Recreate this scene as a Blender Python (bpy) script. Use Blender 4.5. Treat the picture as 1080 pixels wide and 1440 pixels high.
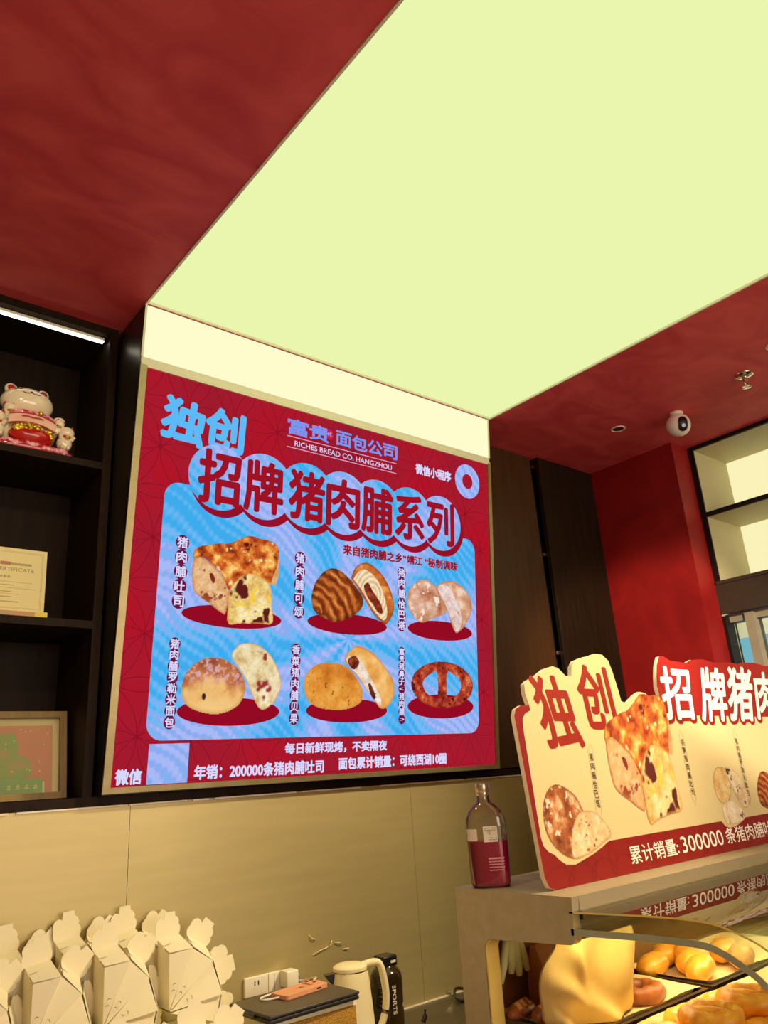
import bpy, bmesh, math, random
import numpy as np
from mathutils import Vector, Matrix, Euler

for _o in list(bpy.data.objects):
    bpy.data.objects.remove(_o, do_unlink=True)
SC = bpy.context.scene
COL = SC.collection
PI = math.pi


def lin(c):
    c = c / 255.0
    return c / 12.92 if c <= 0.04045 else ((c + 0.055) / 1.055) ** 2.4


def rgb(r, g, b):
    return (lin(r), lin(g), lin(b), 1.0)


# ------------------------------------------------------------------ camera
cam_d = bpy.data.cameras.new('camera')
cam = bpy.data.objects.new('camera', cam_d)
COL.objects.link(cam)
cam_d.sensor_fit = 'VERTICAL'
cam_d.sensor_height = 36.0
cam_d.lens = 1078.33 / 1440.0 * 36.0
cam_d.clip_start = 0.02
cam.location = (-0.8209, -2.2837, 1.5)
cam.matrix_world = Matrix.Translation((-0.8209, -2.2837, 1.5)) @ (
    Matrix.Rotation(-0.7051, 4, 'Z') @ Matrix.Rotation(PI / 2 + 0.331, 4, 'X') @ Matrix.Rotation(-0.066, 4, 'Z'))
SC.camera = cam

# ------------------------------------------------------------------ exposure, world, lamps
SC.view_settings.view_transform = 'Standard'
SC.view_settings.look = 'None'
SC.view_settings.gamma = 1.0
SC.view_settings.use_curve_mapping = False
SC.view_settings.exposure = 0.0

world = bpy.data.worlds.new('shop_front_daylight')  # added even ambient fill in a warm tint, not a real source
SC.world = world
world.use_nodes = True
world.node_tree.nodes['Background'].inputs[0].default_value = (1.0, 0.86, 0.66, 1)
world.node_tree.nodes['Background'].inputs[1].default_value = 1.05


def area_lamp(name, loc, size, power, color, target=None, size_y=None):
    d = bpy.data.lights.new(name, 'AREA')
    d.energy = power
    d.color = color
    d.size = size
    if size_y:
        d.shape = 'RECTANGLE'
        d.size_y = size_y
    o = bpy.data.objects.new(name, d)
    COL.objects.link(o)
    o.location = loc
    if target is not None:
        o.rotation_euler = (Vector(target) - Vector(loc)).to_track_quat('-Z', 'Y').to_euler()
    return o


def spot_lamp(name, loc, target, power, color, angle, blend=0.6, radius=0.05):
    d = bpy.data.lights.new(name, 'SPOT')
    d.energy = power
    d.color = color
    d.spot_size = math.radians(angle)
    d.spot_blend = blend
    d.shadow_soft_size = radius
    o = bpy.data.objects.new(name, d)
    COL.objects.link(o)
    o.location = loc
    o.rotation_euler = (Vector(target) - Vector(loc)).to_track_quat('-Z', 'Y').to_euler()
    return o


WARM = (1.0, 0.80, 0.52)
# ceiling spots out of view; left, sign and shelf ones added as fill light
spot_lamp('ceiling_spot_over_counter', (1.75, -1.65, 2.95), (0.52, -0.20, 1.05), 235, WARM, 56, 0.9)
spot_lamp('ceiling_spot_left', (-0.72, -1.15, 2.95), (0.55, -0.85, 1.0), 40, WARM, 50)
spot_lamp('ceiling_spot_over_sign', (0.3, -3.4, 2.95), (1.3, -1.05, 1.4), 10, (1.0, 0.80, 0.52), 50)
spot_lamp('ceiling_spot_over_case', (-0.6, -3.7, 2.95), (2.6, -0.22, 1.70), 900, (1.0, 0.82, 0.6), 20, 0.5)
spot_lamp('ceiling_spot_over_shelf', (-0.9, -1.9, 2.95), (-0.25, 0.1, 2.2), 42, WARM, 36)
# large unseen fill lamp, added behind the camera to lift ceiling and walls
area_lamp('shop_front_light', (0.6, -5.8, 2.1), 4.2, 74, (1.0, 0.86, 0.76), (0.6, 0, 2.4), 1.4)

# ------------------------------------------------------------------ materials
MATS = {}


def _nt(name):
    m = bpy.data.materials.new(name)
    m.use_nodes = True
    nt = m.node_tree
    return m, nt, nt.nodes['Principled BSDF']


def pmat(name, c, rough=0.5, metal=0.0, c2=None, scale=8.0, detail=4.0, bump=0.0, spec=0.5, coat=0.0,
         trans=0.0, ior=1.45, dist=0.0, lo=0.3, hi=0.7, stretch=(1, 1, 1), bscale=None):
    m, nt, b = _nt(name)
    b.inputs['Roughness'].default_value = rough
    b.inputs['Metallic'].default_value = metal
    b.inputs['Specular IOR Level'].default_value = spec
    b.inputs['Coat Weight'].default_value = coat
    b.inputs['Transmission Weight'].default_value = trans
    b.inputs['IOR'].default_value = ior
    tc = nt.nodes.new('ShaderNodeTexCoord')
    mp = nt.nodes.new('ShaderNodeMapping')
    mp.inputs['Scale'].default_value = stretch
    nt.links.new(tc.outputs['Object'], mp.inputs['Vector'])
    nz = nt.nodes.new('ShaderNodeTexNoise')
    nz.inputs['Scale'].default_value = scale
    nz.inputs['Detail'].default_value = detail
    nz.inputs['Distortion'].default_value = dist
    nt.links.new(mp.outputs['Vector'], nz.inputs['Vector'])
    rp = nt.nodes.new('ShaderNodeValToRGB')
    rp.color_ramp.elements[0].position = lo
    rp.color_ramp.elements[1].position = hi
    if c2 is None:
        c2 = tuple(min(255, x * 1.05 + 1) for x in c)
    rp.color_ramp.elements[0].color = rgb(*c)
    rp.color_ramp.elements[1].color = rgb(*c2)
    nt.links.new(nz.outputs['Fac'], rp.inputs['Fac'])
    nt.links.new(rp.outputs['Color'], b.inputs['Base Color'])
    if bump:
        bp = nt.nodes.new('ShaderNodeBump')
        bp.inputs['Strength'].default_value = bump
        bp.inputs['Distance'].default_value = 0.01
        if bscale:
            n2 = nt.nodes.new('ShaderNodeTexNoise')
            n2.inputs['Scale'].default_value = bscale
            nt.links.new(mp.outputs['Vector'], n2.inputs['Vector'])
            nt.links.new(n2.outputs['Fac'], bp.inputs['Height'])
        else:
            nt.links.new(nz.outputs['Fac'], bp.inputs['Height'])
        nt.links.new(bp.outputs['Normal'], b.inputs['Normal'])
    MATS[name] = m
    return m


def emat(name, c, strength=1.0):
    m = bpy.data.materials.new(name)
    m.use_nodes = True
    nt = m.node_tree
    nt.nodes.remove(nt.nodes['Principled BSDF'])
    e = nt.nodes.new('ShaderNodeEmission')
    e.inputs[0].default_value = rgb(*c)
    e.inputs[1].default_value = strength
    nt.links.new(e.outputs[0], nt.nodes['Material Output'].inputs[0])
    MATS[name] = m
    return m


def glass_mat(name, tint=(255, 255, 255), gloss=0.0, ior=1.5, extra=0.0):
    m = bpy.data.materials.new(name)
    m.use_nodes = True
    nt = m.node_tree
    nt.nodes.remove(nt.nodes['Principled BSDF'])
    t = nt.nodes.new('ShaderNodeBsdfTransparent')
    t.inputs[0].default_value = rgb(*tint)
    g = nt.nodes.new('ShaderNodeBsdfGlossy')
    g.inputs['Roughness'].default_value = gloss
    f = nt.nodes.new('ShaderNodeFresnel')
    f.inputs[0].default_value = ior
    ad = nt.nodes.new('ShaderNodeMath')
    ad.operation = 'ADD'
    ad.use_clamp = True
    ad.inputs[1].default_value = extra
    nt.links.new(f.outputs[0], ad.inputs[0])
    mx = nt.nodes.new('ShaderNodeMixShader')
    nt.links.new(ad.outputs[0], mx.inputs[0])
    nt.links.new(t.outputs[0], mx.inputs[1])
    nt.links.new(g.outputs[0], mx.inputs[2])
    nt.links.new(mx.outputs[0], nt.nodes['Material Output'].inputs[0])
    MATS[name] = m
    return m


def attr_emat(name, strength=1.0):
    m = bpy.data.materials.new(name)
    m.use_nodes = True
    nt = m.node_tree
    nt.nodes.remove(nt.nodes['Principled BSDF'])
    e = nt.nodes.new('ShaderNodeEmission')
    a = nt.nodes.new('ShaderNodeAttribute')
    a.attribute_name = 'Col'
    nt.links.new(a.outputs['Color'], e.inputs[0])
    e.inputs[1].default_value = strength
    nt.links.new(e.outputs[0], nt.nodes['Material Output'].inputs[0])
    MATS[name] = m
    return m


def attr_pmat(name, rough=0.4):
    m, nt, b = _nt(name)
    a = nt.nodes.new('ShaderNodeAttribute')
    a.attribute_name = 'Col'
    nt.links.new(a.outputs['Color'], b.inputs['Base Color'])
    b.inputs['Roughness'].default_value = rough
    MATS[name] = m
    return m


def led_field_mat(name):
    """the sunburst picture on the LED wall: pale blue and lavender rays with the fine ripples of the LED grid"""
    m = bpy.data.materials.new(name)
    m.use_nodes = True
    nt = m.node_tree
    nt.nodes.remove(nt.nodes['Principled BSDF'])
    L = nt.links.new
    tc = nt.nodes.new('ShaderNodeTexCoord')
    sx = nt.nodes.new('ShaderNodeSeparateXYZ')
    L(tc.outputs['Object'], sx.inputs[0])

    def math_(op, a, b=None):
        n = nt.nodes.new('ShaderNodeMath')
        n.operation = op
        for i, v in enumerate((a, b)):
            if v is None:
                continue
            if isinstance(v, (int, float)):
                n.inputs[i].default_value = v
            else:
                L(v, n.inputs[i])
        return n.outputs[0]
    x = math_('SUBTRACT', sx.outputs[0], 0.84)
    y = math_('SUBTRACT', sx.outputs[1], 0.47)
    ang = math_('ARCTAN2', y, x)
    rays = math_('SINE', math_('MULTIPLY', ang, 9.0))
    nz = nt.nodes.new('ShaderNodeTexNoise')
    nz.inputs['Scale'].default_value = 2.2
    L(tc.outputs['Object'], nz.inputs['Vector'])
    n0 = math_('MULTIPLY', math_('SUBTRACT', nz.outputs['Fac'], 0.5), 9.0)
    wave = math_('SINE', math_('ADD', math_('MULTIPLY', math_('ADD', sx.outputs[0], math_('MULTIPLY', sx.outputs[1], 1.4)), 95.0), math_('MULTIPLY', n0, 5.0)))
    wave2 = math_('SINE', math_('ADD', math_('MULTIPLY', math_('SUBTRACT', sx.outputs[0], math_('MULTIPLY', sx.outputs[1], 0.5)), 260.0), math_('MULTIPLY', n0, 3.0)))
    k = math_('ADD', math_('ADD', math_('MULTIPLY', rays, 0.42), math_('MULTIPLY', wave, 0.20)), math_('ADD', math_('MULTIPLY', wave2, 0.08), 0.5))
    k = math_('ADD', k, math_('MULTIPLY', n0, 0.05))
    rp = nt.nodes.new('ShaderNodeValToRGB')
    r = rp.color_ramp
    r.elements[0].position = 0.05
    r.elements[0].color = rgb(62, 172, 236)
    r.elements[1].position = 0.95
    r.elements[1].color = rgb(168, 186, 246)
    e_ = r.elements.new(0.45)
    e_.color = rgb(112, 186, 244)
    e_ = r.elements.new(0.7)
    e_.color = rgb(140, 170, 238)
    L(k, rp.inputs[0])
    e = nt.nodes.new('ShaderNodeEmission')
    L(rp.outputs[0], e.inputs[0])
    e.inputs[1].default_value = 1.0
    L(e.outputs[0], nt.nodes['Material Output'].inputs[0])
    MATS[name] = m
    return m


def led_red_mat(name, c1, c2, c3):
    m = bpy.data.materials.new(name)
    m.use_nodes = True
    nt = m.node_tree
    nt.nodes.remove(nt.nodes['Principled BSDF'])
    L = nt.links.new
    tc = nt.nodes.new('ShaderNodeTexCoord')
    nz = nt.nodes.new('ShaderNodeTexNoise')
    nz.inputs['Scale'].default_value = 3.0
    L(tc.outputs['Object'], nz.inputs['Vector'])
    rp = nt.nodes.new('ShaderNodeValToRGB')
    rp.color_ramp.elements[0].position = 0.3
    rp.color_ramp.elements[0].color = rgb(*c1)
    rp.color_ramp.elements[1].position = 0.7
    rp.color_ramp.elements[1].color = rgb(*c3)
    e_ = rp.color_ramp.elements.new(0.5)
    e_.color = rgb(*c2)
    L(nz.outputs['Fac'], rp.inputs[0])
    e = nt.nodes.new('ShaderNodeEmission')
    L(rp.outputs[0], e.inputs[0])
    L(e.outputs[0], nt.nodes['Material Output'].inputs[0])
    MATS[name] = m
    return m


red_plaster = pmat('red_plaster', (202, 64, 70), 0.62, c2=(230, 96, 96), scale=3.2, detail=7, dist=1.6, bump=0.10, spec=0.3, stretch=(1, 1.6, 1.2))
red_wall = pmat('red_wall_plaster', (134, 16, 18), 0.60, c2=(160, 28, 26), scale=3.0, detail=7, dist=1.8, bump=0.10, spec=0.3)
dark_wood = pmat('dark_wood', (30, 20, 10), 0.55, c2=(42, 28, 14), scale=14, detail=6, stretch=(3, 3, 0.35), spec=0.14)
dark_panel = pmat('dark_panel', (60, 37, 12), 0.45, c2=(74, 46, 17), scale=10, detail=6, stretch=(3, 3, 0.3), spec=0.4)
black_wood = pmat('black_wood', (24, 19, 16), 0.45, c2=(32, 25, 20), scale=12, spec=0.3)
dark_gloss = pmat('dark_gloss_metal', (64, 57, 42), 0.34, 0.6, c2=(74, 66, 48), scale=5)
champagne = pmat('champagne_metal', (166, 152, 108), 0.4, 0.7, c2=(176, 162, 118), scale=30)
pale_alu = pmat('pale_aluminium', (238, 234, 200), 0.4, 0.1, c2=(242, 238, 206), scale=30)
steel = pmat('brushed_steel', (194, 178, 124), 0.48, 0.60, c2=(206, 190, 134), scale=5, detail=8, stretch=(0.6, 6, 6), lo=0.2, hi=0.8)
case_steel = pmat('case_steel', (178, 164, 130), 0.45, 0.35, c2=(188, 174, 140), scale=6, detail=6, stretch=(0.6, 6, 6))
counter_steel = pmat('counter_steel', (110, 104, 90), 0.3, 0.9, c2=(122, 116, 100), scale=6, stretch=(1, 5, 1))
white_card = pmat('white_card', (235, 225, 186), 0.6, c2=(240, 231, 194), scale=4, spec=0.3)
white_plastic = pmat('white_plastic', (236, 228, 204), 0.35, c2=(240, 232, 210), scale=6)
cream_plastic = pmat('cream_plastic', (240, 226, 176), 0.38, c2=(244, 231, 184), scale=6)
black_plastic = pmat('black_plastic', (22, 20, 18), 0.3, c2=(30, 27, 24), scale=20)
black_soft = pmat('black_matte', (28, 26, 24), 0.5, c2=(36, 33, 30), scale=20)
grey_line = pmat('grey_ink', (150, 140, 110), 0.6, c2=(158, 148, 118), scale=20)
chrome = pmat('chrome', (215, 205, 190), 0.15, 1.0, c2=(225, 215, 200), scale=8)
gold = pmat('gold', (225, 175, 60), 0.25, 0.8, c2=(240, 200, 90), scale=30)
cream_back = pmat('cream_back_panel', (236, 228, 184), 0.6, c2=(240, 233, 192), scale=3)
olive_side = pmat('shelf_lining', (196, 186, 140), 0.6, c2=(204, 194, 148), scale=3)
floor_m = pmat('floor_tile', (206, 196, 180), 0.35, c2=(214, 204, 188), scale=3)
plain_wall = pmat('plain_wall', (160, 134, 96), 0.7, c2=(168, 142, 104), scale=2)
panel_light = emat('luminous_ceiling', (234, 246, 174), 1.0)
strip_light = emat('luminous_strip', (254, 252, 205), 1.0)
led_white = emat('led_strip_glow', (255, 246, 226), 5.0)
clear = glass_mat('clear_glass', (244, 248, 240), 0.0, 1.5)
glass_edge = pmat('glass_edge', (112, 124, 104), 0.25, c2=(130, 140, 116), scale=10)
glass_edge_lit = pmat('glass_edge_lit', (236, 206, 110), 0.3, c2=(244, 216, 124), scale=10)  # warm case light on the edges, put into the base colour


# ------------------------------------------------------------------ mesh helpers
class MB:
    def __init__(self):
        self.v, self.f, self.m, self.c, self.sm = [], [], [], {}, []
        self.M = Matrix.Identity(4)

    def add(self, verts, faces, mi=0, smooth=False, cols=None):
        n = len(self.v)
        for i, p in enumerate(verts):
            q = self.M @ Vector(p)
            self.v.append((q.x, q.y, q.z))
            if cols is not None:
                self.c[n + i] = cols[i]
        for fc in faces:
            self.f.append(tuple(n + i for i in fc))
            self.m.append(mi)
            self.sm.append(smooth)
        return self

    def box(self, x0, y0, z0, x1, y1, z1, mi=0):
        vs = [(x0, y0, z0), (x1, y0, z0), (x1, y1, z0), (x0, y1, z0), (x0, y0, z1), (x1, y0, z1), (x1, y1, z1), (x0, y1, z1)]
        fs = [(0, 3, 2, 1), (4, 5, 6, 7), (0, 1, 5, 4), (1, 2, 6, 5), (2, 3, 7, 6), (3, 0, 4, 7)]
        return self.add(vs, fs, mi)

    def rbox(self, x0, y0, z0, x1, y1, z1, r, mi=0, seg=3):
        """box with all edges rounded"""
        bm = bmesh.new()
        bmesh.ops.create_cube(bm, size=1.0)
        for v in bm.verts:
            v.co = Vector(((x0 + x1) / 2 + v.co.x * (x1 - x0), (y0 + y1) / 2 + v.co.y * (y1 - y0), (z0 + z1) / 2 + v.co.z * (z1 - z0)))
        bmesh.ops.bevel(bm, geom=list(bm.edges), offset=r, segments=seg, profile=0.5, affect='EDGES')
        bm.verts.index_update()
        self.add([v.co[:] for v in bm.verts], [[v.index for v in f.verts] for f in bm.faces], mi, True)
        bm.free()
        return self

    def prism(self, poly, d0, d1, mi=0, mi_side=None, axis='z'):
        """polygon (a, b) extruded from d0 to d1 along an axis"""
        n = len(poly)

        def P(a, b, d):
            return {'z': (a, b, d), 'y': (a, d, b), 'x': (d, a, b)}[axis]
        tri = tessellate(poly)
        self.add([P(a, b, d1) for a, b in poly], tri, mi)
        self.add([P(a, b, d0) for a, b in poly], [t[::-1] for t in tri], mi)
        vs = [P(a, b, d0) for a, b in poly] + [P(a, b, d1) for a, b in poly]
        self.add(vs, [(i, (i + 1) % n, n + (i + 1) % n, n + i) for i in range(n)], mi if mi_side is None else mi_side)
        return self

    def flat(self, poly, z, mi=0):
        return self.add([(a, b, z) for a, b in poly], tessellate(poly), mi)

    def lathe(self, prof, cx, cy, z0=0.0, n=32, mi=0, sx=1.0, sy=1.0):
        vs, fs = [], []
        for r, z in prof:
            for i in range(n):
                a = 2 * PI * i / n
                vs.append((cx + sx * r * math.cos(a), cy + sy * r * math.sin(a), z0 + z))
        for j in range(len(prof) - 1):
            for i in range(n):
                k = (i + 1) % n
                fs.append((j * n + i, j * n + k, (j + 1) * n + k, (j + 1) * n + i))
        if prof[0][0] > 1e-6:
            fs.append(tuple(range(n))[::-1])
        if prof[-1][0] > 1e-6:
            fs.append(tuple((len(prof) - 1) * n + i for i in range(n)))
        return self.add(vs, fs, mi, True)

    def ball(self, c, r, mi=0, n=20, m=12, rot=None):
        rx, ry, rz = (r, r, r) if isinstance(r, (int, float)) else r
        vs, fs = [], []
        for j in range(m + 1):
            t = PI * j / m
            for i in range(n):
                a = 2 * PI * i / n
                p = Vector((rx * math.sin(t) * math.cos(a), ry * math.sin(t) * math.sin(a), rz * math.cos(t)))
                if rot is not None:
                    p = rot @ p
                vs.append((c[0] + p.x, c[1] + p.y, c[2] + p.z))
        for j in range(m):
            for i in range(n):
                k = (i + 1) % n
                fs.append((j * n + i, (j + 1) * n + i, (j + 1) * n + k, j * n + k))
        return self.add(vs, fs, mi, True)

    def tube(self, pts, r, mi=0, n=10, caps=True):
        pts = [Vector(p) for p in pts]
        rs = r if isinstance(r, (list, tuple)) else [r] * len(pts)
        vs, fs = [], []
        up = Vector((0, 0, 1))
        for i, p in enumerate(pts):
            t = (pts[min(i + 1, len(pts) - 1)] - pts[max(i - 1, 0)]).normalized()
            u = up if abs(t.dot(up)) < 0.95 else Vector((1, 0, 0))
            a = t.cross(u).normalized()
            b = a.cross(t)
            for k in range(n):
                w = 2 * PI * k / n
                q = p + rs[i] * (math.cos(w) * a + math.sin(w) * b)
                vs.append(q[:])
        for i in range(len(pts) - 1):
            for k in range(n):
                l = (k + 1) % n
                fs.append((i * n + k, i * n + l, (i + 1) * n + l, (i + 1) * n + k))
        if caps:
            fs.append(tuple(range(n))[::-1])
            fs.append(tuple((len(pts) - 1) * n + k for k in range(n)))
        return self.add(vs, fs, mi, True)

    def build(self, name, mats, parent=None):
        me = bpy.data.meshes.new(name)
        me.from_pydata(self.v, [], self.f)
        mats = mats if isinstance(mats, (list, tuple)) else [mats]
        for m in mats:
            me.materials.append(m)
        me.polygons.foreach_set('material_index', self.m)
        me.polygons.foreach_set('use_smooth', self.sm)
        if self.c:
            at = me.color_attributes.new('Col', 'FLOAT_COLOR', 'POINT')
            arr = np.ones((len(self.v), 4), dtype=np.float32)
            for i, c in self.c.items():
                arr[i, :3] = c[:3]
            at.data.foreach_set('color', arr.ravel())
        me.update()
        try:
            me.set_sharp_from_angle(angle=math.radians(38))
        except Exception:
            pass
        o = bpy.data.objects.new(name, me)
        COL.objects.link(o)
        if parent is not None:
            o.parent = parent
        return o


def tessellate(poly):
    from mathutils.geometry import tessellate_polygon
    return [tuple(t) for t in tessellate_polygon([[Vector((a, b, 0)) for a, b in poly]])]


def thing(name, label, cat, loc=(0, 0, 0), rot=(0, 0, 0), group=None):
    o = bpy.data.objects.new(name, None)
    o.empty_display_size = 0.05
    COL.objects.link(o)
    o.location = loc
    o.rotation_euler = rot
    o['label'] = label
    o['category'] = cat
    if group:
        o['group'] = group
    return o


def tag(o, label, cat, group=None):
    o['label'] = label
    o['category'] = cat
    if group:
        o['group'] = group
    return o


def struct(name, mb, mats, parent=None):
    o = mb.build(name, mats, parent)
    if parent is None:
        o['kind'] = 'structure'
    return o


def rrect(x0, y0, x1, y1, r, n=8):
    pts = []
    for cx, cy, a0 in ((x1 - r, y0 + r, -90), (x1 - r, y1 - r, 0), (x0 + r, y1 - r, 90), (x0 + r, y0 + r, 180)):
        for i in range(n + 1):
            a = math.radians(a0 + 90.0 * i / n)
            pts.append((cx + r * math.cos(a), cy + r * math.sin(a)))
    return pts


def ellipse(cx, cy, rx, ry, n=40, a0=0.0):
    return [(cx + rx * math.cos(2 * PI * i / n + a0), cy + ry * math.sin(2 * PI * i / n + a0)) for i in range(n)]


def smooth_poly(p, k=5):
    out = []
    n = len(p)
    for i in range(n):
        p0, p1, p2, p3 = p[(i - 1) % n], p[i], p[(i + 1) % n], p[(i + 2) % n]
        for j in range(k):
            t = j / k
            out.append(tuple(0.5 * (2 * p1[d] + (p2[d] - p0[d]) * t + (2 * p0[d] - 5 * p1[d] + 4 * p2[d] - p3[d]) * t * t + (3 * p1[d] - p0[d] - 3 * p2[d] + p3[d]) * t ** 3) for d in (0, 1)))
    return out


# lettering: a text's outline as flat triangles, fitted into a rectangle
_TXT = {}


def glyphs(s, bold=0.0):
    key = (s, bold)
    if key not in _TXT:
        cu = bpy.data.curves.new('lettering', 'FONT')
        cu.body = s
        cu.offset = bold
        cu.resolution_u = 3
        o = bpy.data.objects.new('lettering', cu)
        COL.objects.link(o)
        me = bpy.data.meshes.new_from_object(o.evaluated_get(bpy.context.evaluated_depsgraph_get()))
        vs = [(v.co.x, v.co.y) for v in me.vertices]
        fs = [tuple(p.vertices) for p in me.polygons]
        bpy.data.objects.remove(o, do_unlink=True)
        bpy.data.curves.remove(cu)
        bpy.data.meshes.remove(me)
        _TXT[key] = (vs, fs)
    return _TXT[key]


def text(mb, s, x0, y0, x1, y1, z, mi=0, bold=0.0, shear=0.0, rot=0.0):
    """bold = extra stroke width, as a share of the letter height, laid on as shifted copies of the outline"""
    vs, fs = glyphs(s)
    ax, bx = min(v[0] for v in vs), max(v[0] for v in vs)
    ay, by = min(v[1] for v in vs), max(v[1] for v in vs)
    cx, cy = (x0 + x1) / 2, (y0 + y1) / 2
    cr, sr = math.cos(rot), math.sin(rot)
    r = bold * min(y1 - y0, (x1 - x0) / max(1, len(s)) * 1.1)
    sh = [(0, 0)] + ([(r * math.cos(PI / 4 * k), r * math.sin(PI / 4 * k)) for k in range(8)] if r > 0 else [])
    for k, (dx, dy) in enumerate(sh):
        zk = z + (4e-5 if k == 0 else 4e-6 * k)
        out = []
        for a, b in vs:
            u = x0 + (a - ax) / max(1e-6, bx - ax) * (x1 - x0) - cx
            w = y0 + (b - ay) / max(1e-6, by - ay) * (y1 - y0) - cy
            u += shear * w
            out.append((cx + u * cr - w * sr + dx, cy + u * sr + w * cr + dy, zk))
        mb.add(out, fs, mi)


def vtext(mb, s, u, v0, v1, size, z, mi=0, bold=0.02, du=0.0):
    n = len(s)
    for i, ch in enumerate(s):
        t = i / max(1, n - 1)
        v = v0 + (v1 - v0) * t
        uu = u + du * t
        h = size if isinstance(size, float) else size[1]
        w = size if isinstance(size, float) else size[0]
        if ch in '()（）':
            h *= 0.35
        text(mb, ch, uu - w / 2, v - h / 2, uu + w / 2, v + h / 2, z, mi, bold)


# pictures of bread: coloured fine grids clipped to an outline
def vnoise(x, y, seed=0):
    xi, yi = np.floor(x).astype(int), np.floor(y).astype(int)
    xf, yf = x - xi, y - yi

    def h(i, j):
        n = (i * 374761393 + j * 668265263 + seed * 982451653) & 0x7fffffff
        n = ((n ^ (n >> 13)) * 1274126177) & 0x7fffffff
        return ((n ^ (n >> 16)) & 0xffff) / 65535.0
    u, v = xf * xf * (3 - 2 * xf), yf * yf * (3 - 2 * yf)
    return (h(xi, yi) * (1 - u) + h(xi + 1, yi) * u) * (1 - v) + (h(xi, yi + 1) * (1 - u) + h(xi + 1, yi + 1) * u) * v


def fbm(x, y, s, seed=0, oct=4):
    t, a, f, w = 0, 0.5, s, 0
    for k in range(oct):
        t = t + a * vnoise(x * f, y * f, seed + k)
        w += a
        a *= 0.55
        f *= 2.1
    return t / w


def inside(poly, X, Y):
    r = np.zeros(X.shape, bool)
    n = len(poly)
    for i in range(n):
        x1, y1 = poly[i]
        x2, y2 = poly[(i + 1) % n]
        c = ((y1 > Y) != (y2 > Y))
        with np.errstate(divide='ignore', invalid='ignore'):
            xx = (x2 - x1) * (Y - y1) / (y2 - y1 + 1e-12) + x1
        r ^= c & (X < xx)
    return r


def edge_dist(poly, X, Y):
    d = np.full(X.shape, 9.0)
    n = len(poly)
    for i in range(n):
        x1, y1 = poly[i]
        x2, y2 = poly[(i + 1) % n]
        dx, dy = x2 - x1, y2 - y1
        t = np.clip(((X - x1) * dx + (Y - y1) * dy) / (dx * dx + dy * dy + 1e-12), 0, 1)
        d = np.minimum(d, np.hypot(X - x1 - t * dx, Y - y1 - t * dy))
    return d


def palette(t, stops):
    """t -> linear colour through sRGB stops"""
    pos = np.array([s[0] for s in stops])
    cols = np.array([[lin(c) for c in s[1]] for s in stops])
    return np.stack([np.interp(t, pos, cols[:, k]) for k in range(3)], -1)


def mixc(a, c, w):
    c = np.array([lin(v) for v in c])
    return a * (1 - w[..., None]) + c * w[..., None]


def patch(mb, poly, colfn, z, step=0.0024, holes=(), aff=None, mi=0):
    xs = [p[0] for p in poly]
    ys = [p[1] for p in poly]
    nx = int((max(xs) - min(xs)) / step) + 2
    ny = int((max(ys) - min(ys)) / step) + 2
    gx = min(xs) + np.arange(nx + 1) * step
    gy = min(ys) + np.arange(ny + 1) * step
    X, Y = np.meshgrid(gx, gy)
    CX, CY = X[:-1, :-1] + step / 2, Y[:-1, :-1] + step / 2
    keep = inside(poly, CX, CY)
    for h in holes:
        keep &= ~inside(h, CX, CY)
    col = colfn(X, Y)
    idx = -np.ones(X.shape, int)
    used = np.zeros(X.shape, bool)
    used[:-1, :-1] |= keep
    used[1:, :-1] |= keep
    used[:-1, 1:] |= keep
    used[1:, 1:] |= keep
    idx[used] = np.arange(used.sum())
    px, py = X[used], Y[used]
    if aff is not None:
        px, py = aff[0][0] * px + aff[0][1] * py + aff[0][2], aff[1][0] * px + aff[1][1] * py + aff[1][2]
    vs = [(a, b, z) for a, b in zip(px.tolist(), py.tolist())]
    cs = [tuple(c) for c in col[used].tolist()]
    fs = []
    for j, i in zip(*np.nonzero(keep)):
        fs.append((int(idx[j, i]), int(idx[j, i + 1]), int(idx[j + 1, i + 1]), int(idx[j + 1, i])))
    mb.add(vs, fs, mi, False, cs)


def affine3(src, dst):
    A = np.array([[x, y, 1] for x, y in src])
    B = np.array(dst)
    S = np.linalg.solve(A, B).T
    return S.tolist()


def crumb(poly, stops, s=40, seed=0, edge=None, ew=0.01, spots=(), grain=0.0):
    def f(X, Y):
        t = fbm(X, Y, s, seed)
        t = np.clip((t - 0.5) * 1.7 + 0.5, 0, 1)
        c = palette(t, stops)
        if grain:
            g = vnoise(X * 210, Y * 210, seed + 31)
            c = c * (1 - grain / 2 + grain * g)[..., None]
        for (cc, ss, th, sd) in spots:
            w = np.clip((fbm(X, Y, ss, sd, 3) - th) * 14, 0, 1)
            c = mixc(c, cc, w)
        if edge is not None:
            w = np.clip(1 - edge_dist(poly, X, Y) / ew, 0, 1) ** 1.2
            c = mixc(c, edge, w * 0.85)
        return c
    return f


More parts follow.
